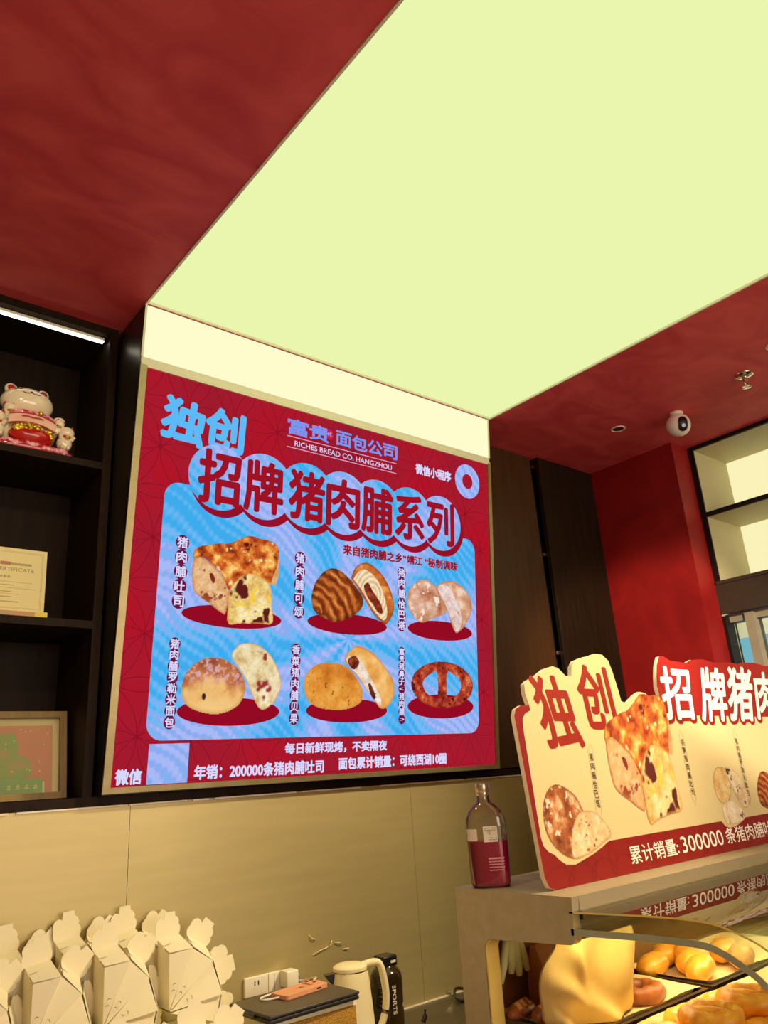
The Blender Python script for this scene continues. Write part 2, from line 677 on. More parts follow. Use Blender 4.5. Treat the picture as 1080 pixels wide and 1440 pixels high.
def pic_toast(mb, z, aff=None, dark=0):
    side = smooth_poly([(.224, .688), (.262, .69), (.33, .640), (.354, .60), (.346, .526), (.332, .522), (.285, .55), (.24, .575), (.224, .61)], 3)
    back = smooth_poly([(.50, .72), (.534, .735), (.536, .66), (.52, .63), (.50, .65)], 3)
    top = smooth_poly([(.222, .69), (.232, .722), (.275, .738), (.315, .748), (.345, .752), (.382, .770), (.42, .788), (.46, .783), (.51, .778), (.534, .752), (.53, .70), (.515, .66), (.50, .625), (.46, .655), (.42, .655), (.385, .63), (.352, .60), (.325, .645), (.26, .692)], 4)
    front = smooth_poly([(.356, .598), (.385, .638), (.42, .66), (.47, .655), (.508, .62), (.515, .56), (.519, .503), (.46, .498), (.40, .494), (.357, .491), (.352, .54)], 4)
    patch(mb, back, crumb(back, [(0, (205, 150, 95)), (1, (232, 190, 130))], 40, 3), z, aff=aff)
    patch(mb, side, crumb(side, [(0, (208, 150, 96)), (.6, (230, 182, 128)), (1, (240, 205, 158))], 60, 4, (190, 110, 60), .008, [((150, 70, 45), 38, .70, 9)], .25), z + .0001, aff=aff)
    patch(mb, top, crumb(top, [(0, (130, 44, 18)), (.35, (196, 86, 34)), (.6, (228, 132, 52)), (.85, (244, 190, 96)), (1, (250, 215, 140))], 40, 7, (170, 80, 35), .006, [((90, 25, 18), 34, .70, 17), ((250, 225, 160), 45, .74, 23)], .15), z + .0002, aff=aff)
    patch(mb, front, crumb(front, [(0, (215, 165, 80)), (.5, (240, 212, 135)), (1, (250, 232, 180))], 40, 12, (215, 150, 80), .007, [((96, 30, 24), 22, .60, 41), ((245, 205, 70), 36, .70, 43)], .3), z + .0003, aff=aff)
    bit = smooth_poly([(.280, .642), (.292, .645), (.302, .625), (.294, .615)], 3)
    patch(mb, bit, crumb(bit, [(0, (110, 30, 30)), (1, (140, 45, 40))], 40, 3), z + .0004, aff=aff)


def pic_croissant(mb, z, aff=None):
    body = smooth_poly([(.674, .605), (.69, .66), (.735, .708), (.783, .716), (.835, .69), (.87, .66), (.90, .625), (.898, .59), (.86, .555), (.80, .53), (.765, .526), (.72, .54), (.685, .56)], 4)

    def fb(X, Y):
        ang = np.arctan2(Y - .545, X - .72)
        r = np.hypot((X - .705), (Y - .560) * 1.15)
        s = np.sin(r * 150 + 4 * np.sin(ang * 1.6) + 9 * fbm(X, Y, 16, 5)) * (.4 + fbm(X, Y, 22, 77))
        t = np.clip(.5 + .38 * s + .45 * (fbm(X, Y, 30, 8) - .5), 0, 1)
        c = palette(t, [(0, (92, 34, 12)), (.45, (150, 68, 24)), (.8, (200, 112, 48)), (1, (232, 160, 90))])
        w = np.clip(1 - edge_dist(body, X, Y) / .02, 0, 1)
        return mixc(c, (84, 32, 14), w * .6)
    patch(mb, body, fb, z, aff=aff)
    half = smooth_poly([(.846, .69), (.868, .735), (.912, .756), (.96, .742), (1.01, .70), (1.045, .635), (1.048, .585), (1.02, .54), (1.0, .536), (.955, .565), (.915, .61), (.87, .665)], 4)
    patch(mb, half, crumb(half, [(0, (160, 72, 26)), (.6, (205, 112, 46)), (1, (236, 165, 84))], 30, 5, (120, 50, 20), .008), z + .0001, aff=aff)
    inner = smooth_poly([(.858, .688), (.885, .722), (.918, .728), (.965, .70), (1.0, .645), (1.018, .58), (1.0, .548), (.96, .575), (.92, .62), (.88, .668)], 4)

    def fi(X, Y):
        r = np.hypot((X - .945) * 1.2, (Y - .64))
        t = np.clip(.6 + .3 * np.sin(r * 330 + 3 * fbm(X, Y, 30, 3)) + .4 * (fbm(X, Y, 60, 6) - .5), 0, 1)
        return palette(t, [(0, (190, 130, 80)), (.5, (232, 205, 160)), (1, (250, 236, 205))])
    patch(mb, inner, fi, z + .0002, aff=aff)
    fill = smooth_poly([(.905, .668), (.925, .682), (.945, .655), (.985, .61), (.995, .575), (.972, .575), (.95, .60), (.92, .63)], 4)
    patch(mb, fill, crumb(fill, [(0, (84, 28, 18)), (.6, (140, 54, 30)), (1, (180, 90, 50))], 50, 9), z + .0003, aff=aff)


def pic_ciabatta(mb, z, aff=None):
    a = smooth_poly([(1.117, .631), (1.13, .68), (1.175, .715), (1.225, .722), (1.27, .70), (1.30, .66), (1.328, .61), (1.30, .59), (1.25, .575), (1.20, .554), (1.16, .565), (1.13, .595)], 4)
    patch(mb, a, crumb(a, [(0, (176, 100, 66)), (.5, (208, 150, 118)), (1, (238, 206, 184))], 24, 15, (190, 130, 90), .012, [((245, 225, 210), 40, .66, 18)], .2), z, aff=aff)
    c = smooth_poly([(1.272, .70), (1.31, .725), (1.364, .733), (1.43, .71), (1.468, .66), (1.465, .61), (1.43, .56), (1.385, .525), (1.36, .545), (1.33, .61), (1.295, .66)], 4)
    patch(mb, c, crumb(c, [(0, (190, 120, 84)), (.6, (222, 172, 136)), (1, (240, 212, 188))], 30, 25, (178, 110, 78), .01), z + .0001, aff=aff)
    d = smooth_poly([(1.278, .70), (1.31, .715), (1.35, .70), (1.385, .65), (1.41, .59), (1.40, .545), (1.382, .532), (1.36, .56), (1.33, .62), (1.30, .665)], 4)
    patch(mb, d, crumb(d, [(0, (206, 172, 160)), (.6, (232, 208, 200)), (1, (246, 230, 226))], 50, 35, None, .01, [((176, 90, 96), 46, .69, 61)], .2), z + .0002, aff=aff)


def pic_round(mb, z, aff=None, pale=False):
    a = smooth_poly([(.213, .286), (.222, .33), (.265, .37), (.325, .381), (.385, .362), (.42, .325), (.43, .28), (.405, .235), (.35, .212), (.30, .212), (.245, .228), (.218, .255)], 4)

    def fa(X, Y):
        t = np.clip((Y - .21) / .17, 0, 1)
        n = fbm(X, Y, 26, 4)
        c = palette(np.clip(t + (n - .5) * .9, 0, 1), [(0, (242, 200, 128)), (.35, (236, 184, 112)), (.65, (196, 116, 66)), (1, (150, 72, 52))])
        fl = np.clip((fbm(X, Y, 120, 9, 2) - .5) * 6, 0, 1) * np.clip((Y - .29) / .04, 0, 1)
        c = mixc(c, (222, 180, 190), fl * .75)
        w = np.clip(1 - edge_dist(a, X, Y) / .012, 0, 1)
        c = mixc(c, (180, 110, 60), w * .5)
        dk = np.clip(1 - np.hypot((X - .287) * 1.6, (Y - .262)) / .013, 0, 1)
        return mixc(c, (60, 30, 30), np.clip(dk * 3, 0, 1))
    patch(mb, a, fa, z, aff=aff)
    b = smooth_poly([(.375, .39), (.40, .425), (.453, .432), (.51, .405), (.55, .35), (.563, .30), (.54, .25), (.505, .225), (.485, .228), (.46, .26), (.435, .31), (.405, .35)], 4)
    patch(mb, b, crumb(b, [(0, (206, 170, 116)), (.5, (232, 212, 160)), (1, (246, 232, 196))], 40, 6, (205, 140, 80), .006, [((160, 50, 50), 20, .66, 71)], .25), z + .0001, aff=aff)


def pic_bagel(mb, z, aff=None):
    a = smooth_poly([(.653, .308), (.665, .345), (.705, .375), (.765, .384), (.83, .372), (.88, .33), (.906, .28), (.89, .245), (.83, .225), (.76, .224), (.70, .236), (.665, .262)], 4)
    patch(mb, a, crumb(a, [(0, (196, 106, 30)), (.5, (226, 148, 56)), (1, (246, 192, 96))], 14, 8, (206, 140, 70), .012, [((130, 70, 20), 70, .74, 19)], .15), z, aff=aff)
    b = smooth_poly([(.824, .396), (.85, .435), (.889, .446), (.95, .425), (1.01, .375), (1.048, .325), (1.05, .275), (1.02, .235), (.985, .23), (.955, .262), (.92, .295), (.89, .33), (.85, .365)], 4)
    patch(mb, b, crumb(b, [(0, (214, 136, 52)), (.5, (234, 170, 86)), (1, (248, 206, 130))], 20, 18, (200, 120, 50), .008), z + .0001, aff=aff)
    c = smooth_poly([(.83, .40), (.86, .41), (.895, .395), (.93, .35), (.96, .31), (.99, .262), (.985, .238), (.955, .265), (.92, .30), (.88, .345), (.845, .372)], 4)
    patch(mb, c, crumb(c, [(0, (212, 186, 160)), (.5, (238, 222, 200)), (1, (250, 240, 224))], 46, 28, None, .01, [((90, 90, 60), 80, .74, 55)], .2), z + .0002, aff=aff)
    for q in ([(.836, .395), (.865, .412), (.888, .39), (.87, .365), (.85, .37)], [(.93, .315), (.945, .31), (.965, .27), (.955, .262), (.937, .285)]):
        q = smooth_poly(q, 4)
        patch(mb, q, crumb(q, [(0, (70, 24, 20)), (.6, (120, 48, 30)), (1, (170, 80, 46))], 60, 38), z + .0003, aff=aff)


def pic_pretzel(mb, z, aff=None):
    o = ellipse(1.302, .319, .166, .089, 48)
    h1 = smooth_poly([(1.27, .365), (1.235, .358), (1.20, .335), (1.196, .312), (1.215, .286), (1.25, .272), (1.272, .275)], 4)
    h2 = smooth_poly([(1.325, .365), (1.36, .36), (1.395, .338), (1.40, .312), (1.38, .285), (1.34, .272), (1.322, .275)], 4)
    patch(mb, o, crumb(o, [(0, (112, 26, 20)), (.4, (160, 50, 34)), (.75, (198, 82, 50)), (1, (226, 130, 84))], 46, 11, (130, 40, 26), .008, [((70, 16, 18), 60, .68, 81)], .3), z, aff=aff, holes=(h1, h2))


# ------------------------------------------------------------------ the room
HC = 2.996
mb = MB()
mb.box(-1.8, -0.21, HC, 0.0, 0.35, HC + 0.12).box(0.0, -0.205, HC, 1.607, 0.35, HC + 0.12).box(1.607, -0.21, HC, 3.3, 0.35, HC + 0.12)
mb.box(-1.8, -6.0, HC, -0.004, -0.21, HC + 0.12).box(1.612, -6.0, HC, 3.3, -0.21, HC + 0.12).box(-0.004, -6.0, HC, 1.612, -3.6, HC + 0.12)
struct('ceiling', mb, red_plaster)
mb = MB().box(-3.5, -9, -0.1, 6.5, 0.4, 0.0)
struct('floor', mb, floor_m)
mb = MB().box(-1.8, 0.32, 0, 2.75, 0.42, HC)
struct('wall_back', mb, black_wood)
mb = MB().box(-1.9, -6, 0, -1.8, 0.42, HC)
struct('wall_left', mb, plain_wall)
# red plaster pier at the right end of the counter
mb = MB().box(2.607, -0.513, 0, 2.767, 0.32, HC)
struct('wall_alcove', mb, red_wall)
# right wall: below and above the shelf unit lies the window
mb = MB().box(2.767, -6, 0, 3.3, -2.9, HC).box(2.767, -2.9, 0, 2.95, -0.513, 0.9)
struct('wall_right', mb, red_wall)

# luminous ceiling panel with its thin metal rim
t = thing('ceiling_light_panel', 'huge pale green-yellow luminous panel set flush in the red ceiling', 'ceiling light', (0, 0, HC))
mb = MB().box(0.004, -3.6, 0.004, 1.604, -0.212, 0.06)
mb.build('diffuser', panel_light, t)
mb = MB().box(-0.004, -3.6, -0.004, 0.003, -0.205, 0.02).box(1.605, -3.6, -0.004, 1.612, -0.205, 0.02)
mb.box(0.003, -0.2115, -0.003, 1.605, -0.206, 0.01)
mb.build('rim', pale_alu, t)

# dark wall boards on the right of the screen
mb = MB().box(1.60, 0.0, 1.50, 2.122, 0.02, HC)
tag(mb.build('wall_panel', dark_panel), 'brown wood wall board directly right of the lit screen', 'wall panel')
mb = MB().box(2.10, 0.03, 1.47, 2.17, 0.05, HC)
struct('trim_1', mb, black_wood)
t = thing('cabinet_door', 'darker brown full-height door between the board and the red wall', 'door', (2.15, 0, 1.5))
mb = MB().rbox(0.0, -0.03, 0.0, 0.452, -0.005, HC - 1.5 - 0.004, 0.002, 0, 1)
mb.build('door_leaf', dark_wood, t)
for z in (2.942, 2.478, 1.997):
    mb = MB().box(-0.024, -0.012, z - 1.5 - 0.008, -0.002, 0.004, z - 1.5 + 0.008)
    mb.build('hinge', chrome, t)

# ledge under the screen and shelves, ragged white sealant line below it
mb = MB().box(-1.8, -0.002, 1.470, 2.607, 0.32, 1.496)
struct('trim_2', mb, dark_wood)
random.seed(4)
mb = MB()
x = -1.2
while x < 2.55:
    w = random.uniform(.05, .34)
    mb.box(x, -0.006 - random.uniform(0, .002), 1.4665 - random.uniform(0, .0022), min(2.6, x + w), -0.001, 1.470)
    x += w + random.choice((.0, .0, .02, .09))
struct('trim_3', mb, pmat('white_sealant', (238, 226, 196), 0.5, c2=(246, 236, 210), scale=30))

# stainless splashback in sheets with thin seams
t = thing('steel_splashback', 'brushed stainless steel splashback of sheets under the lit screen', 'splashback', (0, 0, 0.76))
xs = [-1.8, 0.098, 1.16, 1.785, 2.607]
for a, b in zip(xs[:-1], xs[1:]):
    MB().box(a + .0007, 0.0, 0.0, b - .0007, 0.02, 0.7095).build('steel_sheet', steel, t)
# back counter
t = thing('back_counter', 'grey steel back counter along the splashback', 'counter', (0, 0, 0))
MB().box(-1.8, -0.66, 0.72, 2.6, 0.0, 0.76).build('worktop', counter_steel, t)
MB().box(-1.8, -0.62, 0.0, 2.6, 0.0, 0.72).build('base_cabinet', dark_wood, t)
MB().box(-1.8, -0.006, 0.7602, 2.6, -0.0008, 0.7642).build('edge_bead', white_plastic, t)

# ------------------------------------------------------------------ left shelf cabinet
t = thing('shelf_cabinet', 'dark wood open shelf cabinet at the left with a lit top', 'shelf', (0, 0, 1.496))
MB().box(-0.041, 0.0, 0.0, -0.014, 0.31, HC - 1.496).build('side_panel', dark_wood, t)
MB().box(-1.75, 0.0, 0.0, -1.72, 0.31, HC - 1.496).build('side_panel', dark_wood, t)
MB().box(-1.72, 0.295, 0.0, -0.041, 0.312, HC - 1.496).build('back_panel', dark_wood, t)
MB().box(-1.72, 0.0, 2.968 - 1.496, -0.041, 0.295, HC - 1.496).build('top_panel', dark_wood, t)
for z in (2.5, 1.99):
    MB().box(-1.72, 0.0, z - 0.023 - 1.496, -0.041, 0.295, z - 1.496).build('shelf_board', dark_wood, t)
t = thing('shelf_light', 'glowing white strip light under the top of the left cabinet', 'strip light', (-0.7, 0.03, 2.966))
MB().box(-1.0, -0.004, -0.012, 0.648, 0.016, 0.0).build('lamp_housing', pale_alu, t)
MB().box(-1.0, -0.0065, -0.0135, 0.648, 0.012, -0.0125).build('glowing_tube', led_white, t)

# ------------------------------------------------------------------ LED wall, leaning forward over the counter
TH = math.atan2(0.139, 1.304)
SO = (0, -0.041, 1.505)
led = thing('led_screen', 'large lit LED menu screen tilted forward, red border with bread pictures', 'screen', SO, (PI / 2 + TH, 0, 0))
inv = (Matrix.Translation(SO) @ Matrix.Rotation(PI / 2 + TH, 4, 'X')).inverted()
mb = MB()
mb.M = inv
th_y = lambda z: -0.041 - (z - 1.505) * 0.139 / 1.304
mb.prism([(0.0, 1.497), (th_y(1.497) + 0.004, 1.497), (th_y(2.99) + 0.004, 2.99), (0.0, 2.99)], 0.0, 1.6, 0, axis='x')
mb.build('housing', dark_gloss, led)
# the glossy dark cheek at the left, standing between shelf and screen
mb = MB()
mb.M = inv
ck = [(0.004, 1.497), (th_y(1.497) - 0.003, 1.497), (th_y(2.99) - 0.003, 2.99), (0.004, 2.99)]
mb.prism(ck, -0.004, -0.0005, 0, axis='x')
mb.build('cheek_panel', dark_gloss, led)
mb = MB()
mb.M = inv
mb.prism(ck, 1.6005, 1.604, 0, axis='x')
mb.build('cheek_panel', dark_gloss, led)
W, H = 1.6, 1.285
mb = MB()
fr = 0.018
mb.box(-0.004, -0.004, -0.004, fr, H, 0.010).box(W - 0.014, -0.004, -0.004, W + 0.004, H, 0.010)
mb.box(fr, -0.004, -0.004, W - 0.014, 0.012, 0.010)
mb.build('frame', champagne, led)
mb = MB().box(-0.002, H - 0.006, -0.004, W + 0.002, H + 0.006, 0.008).box(-0.002, H + 0.008, -0.004, W + 0.002, H + 0.027, 0.004)
mb.box(-0.004, H + 0.027, -0.004, 0.003, 1.5, 0.006).box(W - 0.003, H + 0.027, -0.004, W + 0.005, 1.5, 0.006)
mb.build('top_rail', pale_alu, led)
mb = MB().box(0.003, H + 0.030, -0.003, W - 0.003, 1.494, 0.003)
mb.build('light_strip', strip_light, led)

scr_red = led_red_mat('screen_red', (156, 26, 46), (168, 25, 44), (180, 18, 36))
scr_line = emat('screen_red_line', (140, 16, 38))
scr_blue = led_field_mat('screen_blue_field')
scr_dark = emat('screen_dark_red', (150, 16, 40))
scr_white = emat('screen_white', (214, 216, 255))
scr_cyan = emat('screen_cyan', (92, 186, 246))
scr_lav = emat('screen_lavender', (122, 150, 244))
scr_pale = emat('screen_pale_line', (214, 170, 206))
scr_letter = emat('screen_letter_red', (158, 18, 36))
scr_maroon = emat('screen_maroon', (112, 18, 62))
scr_pic = attr_emat('screen_picture')

mb = MB().box(fr, 0.012, -0.002, W - 0.014, H - 0.006, 0.0)
panel = mb.build('display_panel', scr_red, led)
# scrolling flower pattern of thin arcs on the red
mb = MB()
R_ = 0.17
for i in range(-1, 11):
    for j in range(-1, 11):
        cx, cy = i * R_ + (j % 2) * R_ * 0.5, j * R_ * 0.866
        for (dx, dy) in ((0, 0),):
            pts = ellipse(cx, cy, R_, R_, 48)
            inn = ellipse(cx, cy, R_ - .0022, R_ - .0022, 48)
            for k in range(48):
                l = (k + 1) % 48
                q = [pts[k], pts[l], inn[l], inn[k]]
                m_ = ((q[0][0] + q[1][0]) / 2, (q[0][1] + q[1][1]) / 2)
                if not (fr + .004 < m_[0] < W - .02 and .016 < m_[1] < H - .012):
                    continue
                if .13 < m_[0] < 1.48 and .16 < m_[1] < .9:
                    continue
                mb.add([(a, b, .0004) for a, b in q], [(0, 1, 2, 3)])
mb.build('flower_pattern', scr_line, panel)
# blue field and the scalloped headline bubble
mb = MB().flat(rrect(.111, .135, 1.497, .923, .05, 10), .0008)
mb.build('blue_field', scr_blue, panel)
HCX = [.297, .466, .643, .804, .966, 1.132, 1.300]
HR = [.112, .117, .120, .120, .120, .120, .115]
mb = MB()
for cx, r in zip(HCX, HR):
    mb.flat(ellipse(cx + .013, .965 - .016, r + .004, r + .004, 44), .0011)
mb.build('headline_shadow_edge', scr_dark, panel)
mb = MB()
for i, (cx, r) in enumerate(zip(HCX, HR)):
    mb.flat(ellipse(cx, .968, r, r, 44), .0014 + .00002 * i)
mb.box(.25, .90, .00135, 1.34, 1.02, .00136)
mb.build('headline_bubble', scr_blue, panel)
mb = MB()
for ch, cx in zip('招牌猪肉脯系列', HCX):
    text(mb, ch, cx - .073, .878, cx + .073, 1.054, .0020, 0, .034)
mb.build('headline_lettering', scr_letter, panel)
mb = MB()
text(mb, '独', .088, 1.062, .232, 1.202, .0012, 0, .045, 0, -.12)
text(mb, '创', .238, 1.066, .376, 1.204, .0012, 0, .045, 0, -.05)
mb.build('slogan_lettering', scr_cyan, panel)
mb = MB()
for i, ch in enumerate('富贵'):
    text(mb, ch, .552 + .094 * i, 1.186, .640 + .094 * i, 1.244, .0012, 0, .03)
for i, ch in enumerate('面包公司'):
    text(mb, ch, .765 + .0765 * i, 1.190, .836 + .0765 * i, 1.246, .0012, 0, .03)
text(mb, 'RICHES BREAD CO. HANGZHOU', .583, 1.143, 1.038, 1.1625, .0012, 1, .012)
mb.flat([(.551, 1.1735), (1.062, 1.1735), (1.062, 1.1765), (.551, 1.1765)], .0012, 2)
mb.flat([(.551, 1.1325), (1.062, 1.1325), (1.062, 1.1355), (.551, 1.1355)], .0012, 2)
mb.flat(ellipse(.735, 1.222, .017, .021, 24), .0012, 3)
text(mb, '代', .726, 1.213, .744, 1.231, .0015, 2, .01)
mb.build('logo_lettering', [scr_lav, scr_white, scr_pale, emat('screen_seal_red', (205, 30, 80))], panel)
mb = MB()
text(mb, '微信小程序', 1.166, 1.156, 1.364, 1.198, .0012, 0, .042)
text(mb, '微信', .033, .018, .108, .058, .0012, 0, .042)
text(mb, '每日新鲜现烤，不卖隔夜', .588, .083, 1.018, .117, .0012, 0, .042)
text(mb, '年销：200000条猪肉脯吐司', .272, .020, .742, .060, .0012, 0, .042)
text(mb, '面包累计销量：可绕西湖10圈', .806, .026, 1.312, .064, .0012, 0, .042)
mb.build('caption_lettering', scr_white, panel)
mb = MB()
text(mb, '来自猪肉脯之乡”', .808, .776, 1.112, .812, .0013, 0, .045)
text(mb, '靖江', 1.118, .778, 1.196, .812, .0013, 0, .045)
text(mb, '“秘制调味', 1.212, .778, 1.392, .814, .0013, 0, .045)
mb.build('subtitle_lettering', scr_letter, panel)
# plain round and square blanks at the right top and left bottom
MB().flat(ellipse(1.463, 1.178, .074, .076, 40), .0010, 0).flat(ellipse(1.463, 1.178, .031, .033, 30), .0013, 1).build('blank_ring', [scr_blue, scr_red], panel)
MB().flat([(.124, .014), (.250, .014), (.250, .126), (.124, .126)], .0010, 0).build('blank_square', scr_blue, panel)
# plates under the breads
PL = [(.375, .513, .180, .036), (.838, .522, .178, .037), (1.295, .528, .175, .038), (.381, .217, .179, .043), (.842, .221, .177, .041), (1.293, .237, .175, .045)]
for a, b, c, d in PL:
    MB().flat(ellipse(a, b, c, d, 48), .0011).build('plate_picture', emat('screen_plate_red', (148, 10, 34)) if 'screen_plate_red' not in MATS else MATS['screen_plate_red'], panel)
for fn in (pic_toast, pic_croissant, pic_ciabatta, pic_round, pic_bagel, pic_pretzel):
    mb = MB()
    fn(mb, .0016)
    mb.build('bread_picture', scr_pic, panel)
# name tags: beads with a character each
for s, u, v0, v1, r in (('猪肉脯吐司', .1825, .732, .547, .0225), ('猪肉脯可颂', .622, .736, .550, .0225), ('猪肉脯恰巴塔', 1.0885, .738, .535, .0215),
                        ('猪肉脯罗勒米面包', .1805, .417, .186, .0185), ('香菜猪肉脯贝果', .617, .421, .195, .0195), ('富贵猪鼻子（猪肉脯）', 1.0885, .437, .190, .0165)):
    mb = MB()
    n = len(s)
    for i, ch in enumerate(s):
        v = v0 + (v1 - v0) * i / (n - 1)
        mb.flat(ellipse(u, v, r, r * 1.06, 24), .0019 + .00001 * i, 0)
    vtext(mb, s, u, v0, v1, r * 1.5, .0023, 1, .03)
    mb.build('name_tag', [scr_maroon, scr_white], panel)

# ------------------------------------------------------------------ ceiling fittings
t = thing('recessed_downlight', 'small round unlit downlight in the red ceiling, left of the white camera', 'downlight', (2.226, -0.465, HC), group=None)
MB().lathe([(.026, -.001), (.028, -.004), (.034, -.003), (.035, 0.0)], 0, 0, 0, 32).build('trim_ring', white_plastic, t)
MB().lathe([(.026, -.0012), (.0, -.0012)], 0, 0, 0, 32).build('lamp_reflector', pmat('lamp_reflector', (150, 140, 130), .25, .7, scale=20), t)
t2 = t.copy()
COL.objects.link(t2)
t2['label'] = 'small round unlit downlight in the red ceiling at the picture right edge'
t2.location = (2.10, -1.275, HC)
for ch in list(t.children):
    c = ch.copy()
    COL.objects.link(c)
    c.parent = t2

t = thing('security_camera', 'white ball security camera with a black lens hanging from the red ceiling', 'camera', (2.318, -0.716, HC))
look = Vector((-0.55, -0.70, -0.28)).normalized()
MB().lathe([(.030, 0), (.030, -.004), (.026, -.008), (.022, -.012)], 0, 0, 0, 32).build('mount', white_plastic, t)
MB().ball((0, 0, -.060), .054, 0, 32, 20).build('ball_housing', pmat('camera_white', (238, 226, 214), .3, scale=6), t)
q = look.to_track_quat('Z', 'Y').to_matrix()
mb = MB()
mb.M = Matrix.Translation((0, 0, -.060)) @ q.to_4x4()
vs, fs = [], []
# black capsule-shaped face standing just proud of the ball
for ring in range(7):
    s = 1 - ring / 6.0
    for k in range(32):
        a = 2 * PI * k / 32
        x_, y_ = .022 * math.cos(a) * s, (.022 * math.sin(a) + .012 * math.copysign(min(1, abs(math.sin(a)) * 3), math.sin(a))) * s
        vs.append((x_, y_, math.sqrt(max(0, 0.0555 ** 2 - x_ * x_ - y_ * y_))))
for ring in range(6):
    for k in range(32):
        l = (k + 1) % 32
        fs.append((ring * 32 + k, ring * 32 + l, (ring + 1) * 32 + l, (ring + 1) * 32 + k))
mb.add(vs, fs, 0, True)
fp = mb.build('lens_face', black_plastic, t)
mb = MB()
mb.M = Matrix.Translation((0, 0, -.060)) @ q.to_4x4()
mb.lathe([(.013, .052), (.013, .057), (.010, .0585), (.009, .0565), (.0, .0565)], 0, -.008, 0, 24)
mb.build('lens', pmat('lens_dark', (40, 38, 36), .08, scale=20, coat=1.0), fp)

t = thing('sprinkler_head', 'chrome fire sprinkler head in the red ceiling above the white camera', 'sprinkler', (2.23, -1.084, HC))
MB().lathe([(.038, 0), (.037, -.004), (.026, -.010), (.014, -.012)], 0, 0, 0, 28).build('escutcheon', chrome, t)
mb = MB().lathe([(.010, -.010), (.010, -.026), (.006, -.030)], 0, 0, 0, 16)
mb.tube([(-.010, 0, -.026), (-.013, 0, -.040), (0, 0, -.055)], .0025).tube([(.010, 0, -.026), (.013, 0, -.040), (0, 0, -.055)], .0025)
mb.build('frame_arms', chrome, t)
MB().lathe([(.0, -.054), (.018, -.055), (.020, -.058), (.0, -.060)], 0, 0, 0, 20).build('deflector', chrome, t)

# ------------------------------------------------------------------ lit shelf unit and window at the right wall
t = thing('display_shelf_unit', 'black framed wall shelf unit with glowing cream back panels', 'shelf', (2.767, -0.513, 2.13))
Z = lambda z: z - 2.13
mb = MB()
mb.box(-.006, -.028, Z(2.15), .335, -.0004, HC - 2.13 - .001).box(-.006, -2.40, Z(2.15), .335, -2.376, HC - 2.13 - .001)
mb.box(-.006, -2.376, Z(2.977), .335, -.028, HC - 2.13 - .001)
mb.build('frame', black_wood, t)
MB().box(-.004, -2.376, Z(2.618), .33, -.028, Z(2.640)).build('shelf_board', black_wood, t)
mb = MB().box(-.010, -2.40, Z(2.136), .335, -.0004, Z(2.272)).box(-.016, -2.40, Z(2.272), .335, -.010, Z(2.288)).box(-.014, -2.40, Z(2.128), .0, -.006, Z(2.142))
mb.build('fascia_board', pmat('fascia_brown', (58, 46, 34), .45, c2=(66, 52, 39), scale=12), t)
mb = MB()
for z0, z1 in ((2.289, 2.616), (2.642, 2.975)):
    mb.box(.0, -.031, Z(z0), .332, -.0285, Z(z1)).box(.0, -2.3755, Z(z0), .332, -2.373, Z(z1))
    mb.box(.004, -2.373, Z(z1) - .001, .332, -.031, Z(z1) + .001)
mb.build('lining', olive_side, t)
for z0, z1 in ((2.289, 2.6155), (2.6415, 2.9735)):
    MB().box(.330, -2.372, Z(z0), .334, -.032, Z(z1)).build('back_panel', emat('lit_back_panel', (250, 242, 184)) if 'lit_back_panel' not in MATS else MATS['lit_back_panel'], t)
# window below: frame, mullion, panes and the hall beyond
mb = MB().box(.0 + 2.80, -2.90, 0.9, 2.86, -0.5135, 0.95).box(2.80, -2.90, 2.09, 2.86, -0.5135, 2.13)
wn = struct('window_1', mb, pmat('window_frame_grey', (150, 142, 120), .45, c2=(160, 152, 128), scale=8))
MB().box(2.7605, -0.530, 0.95, 2.86, -0.5132, 2.12).build('jamb', black_wood, wn)
MB().box(2.78, -0.655, 0.95, 2.86, -0.612, 2.12).build('mullion', MATS['window_frame_grey'], wn)
MB().box(2.78, -1.70, 0.95, 2.86, -1.655, 2.12).build('mullion', MATS['window_frame_grey'], wn)
mb = MB().box(2.826, -2.9, 0.95, 2.832, -0.535, 2.09)
mb.build('glass_pane', clear, wn)
mb = MB().box(4.6, -5, 0, 4.7, 3.5, 4.2)
struct('wall_hall', mb, pmat('hall_wall', (196, 196, 170), .6, c2=(204, 204, 178), scale=2))
t = thing('lit_hoarding', 'glowing sky blue hoarding seen through the window at the right', 'billboard', (4.55, 0, 0.2))
MB().box(-.03, -1.30, 0, .03, 0.30, 2.05).box(-.03, 0.55, 0, .03, 2.6, 2.05).build('lit_face', emat('hoarding_blue', (122, 196, 226)), t)
MB().box(-.04, 0.30, 0, .04, 0.55, 2.8).build('post', MATS['window_frame_grey'], t)
area_lamp('hall_lamp', (3.7, -0.6, 3.6), 1.2, 60, (1, .95, .85), (4.6, 0, 1.8))

#@@OBJECTS@@
# ------------------------------------------------------------------ display case
X0 = 0.604
case = thing('display_case', 'steel bread display case with curved glass front and lit inside', 'display case', (X0, -1.134, 0))
CY = lambda y: y + 1.134          # world y -> case y


def arc(cx, cy, r, a0, a1, n=6):
    return [(cx + r * math.cos(math.radians(a0 + (a1 - a0) * i / n)), cy + r * math.sin(math.radians(a0 + (a1 - a0) * i / n))) for i in range(n + 1)]


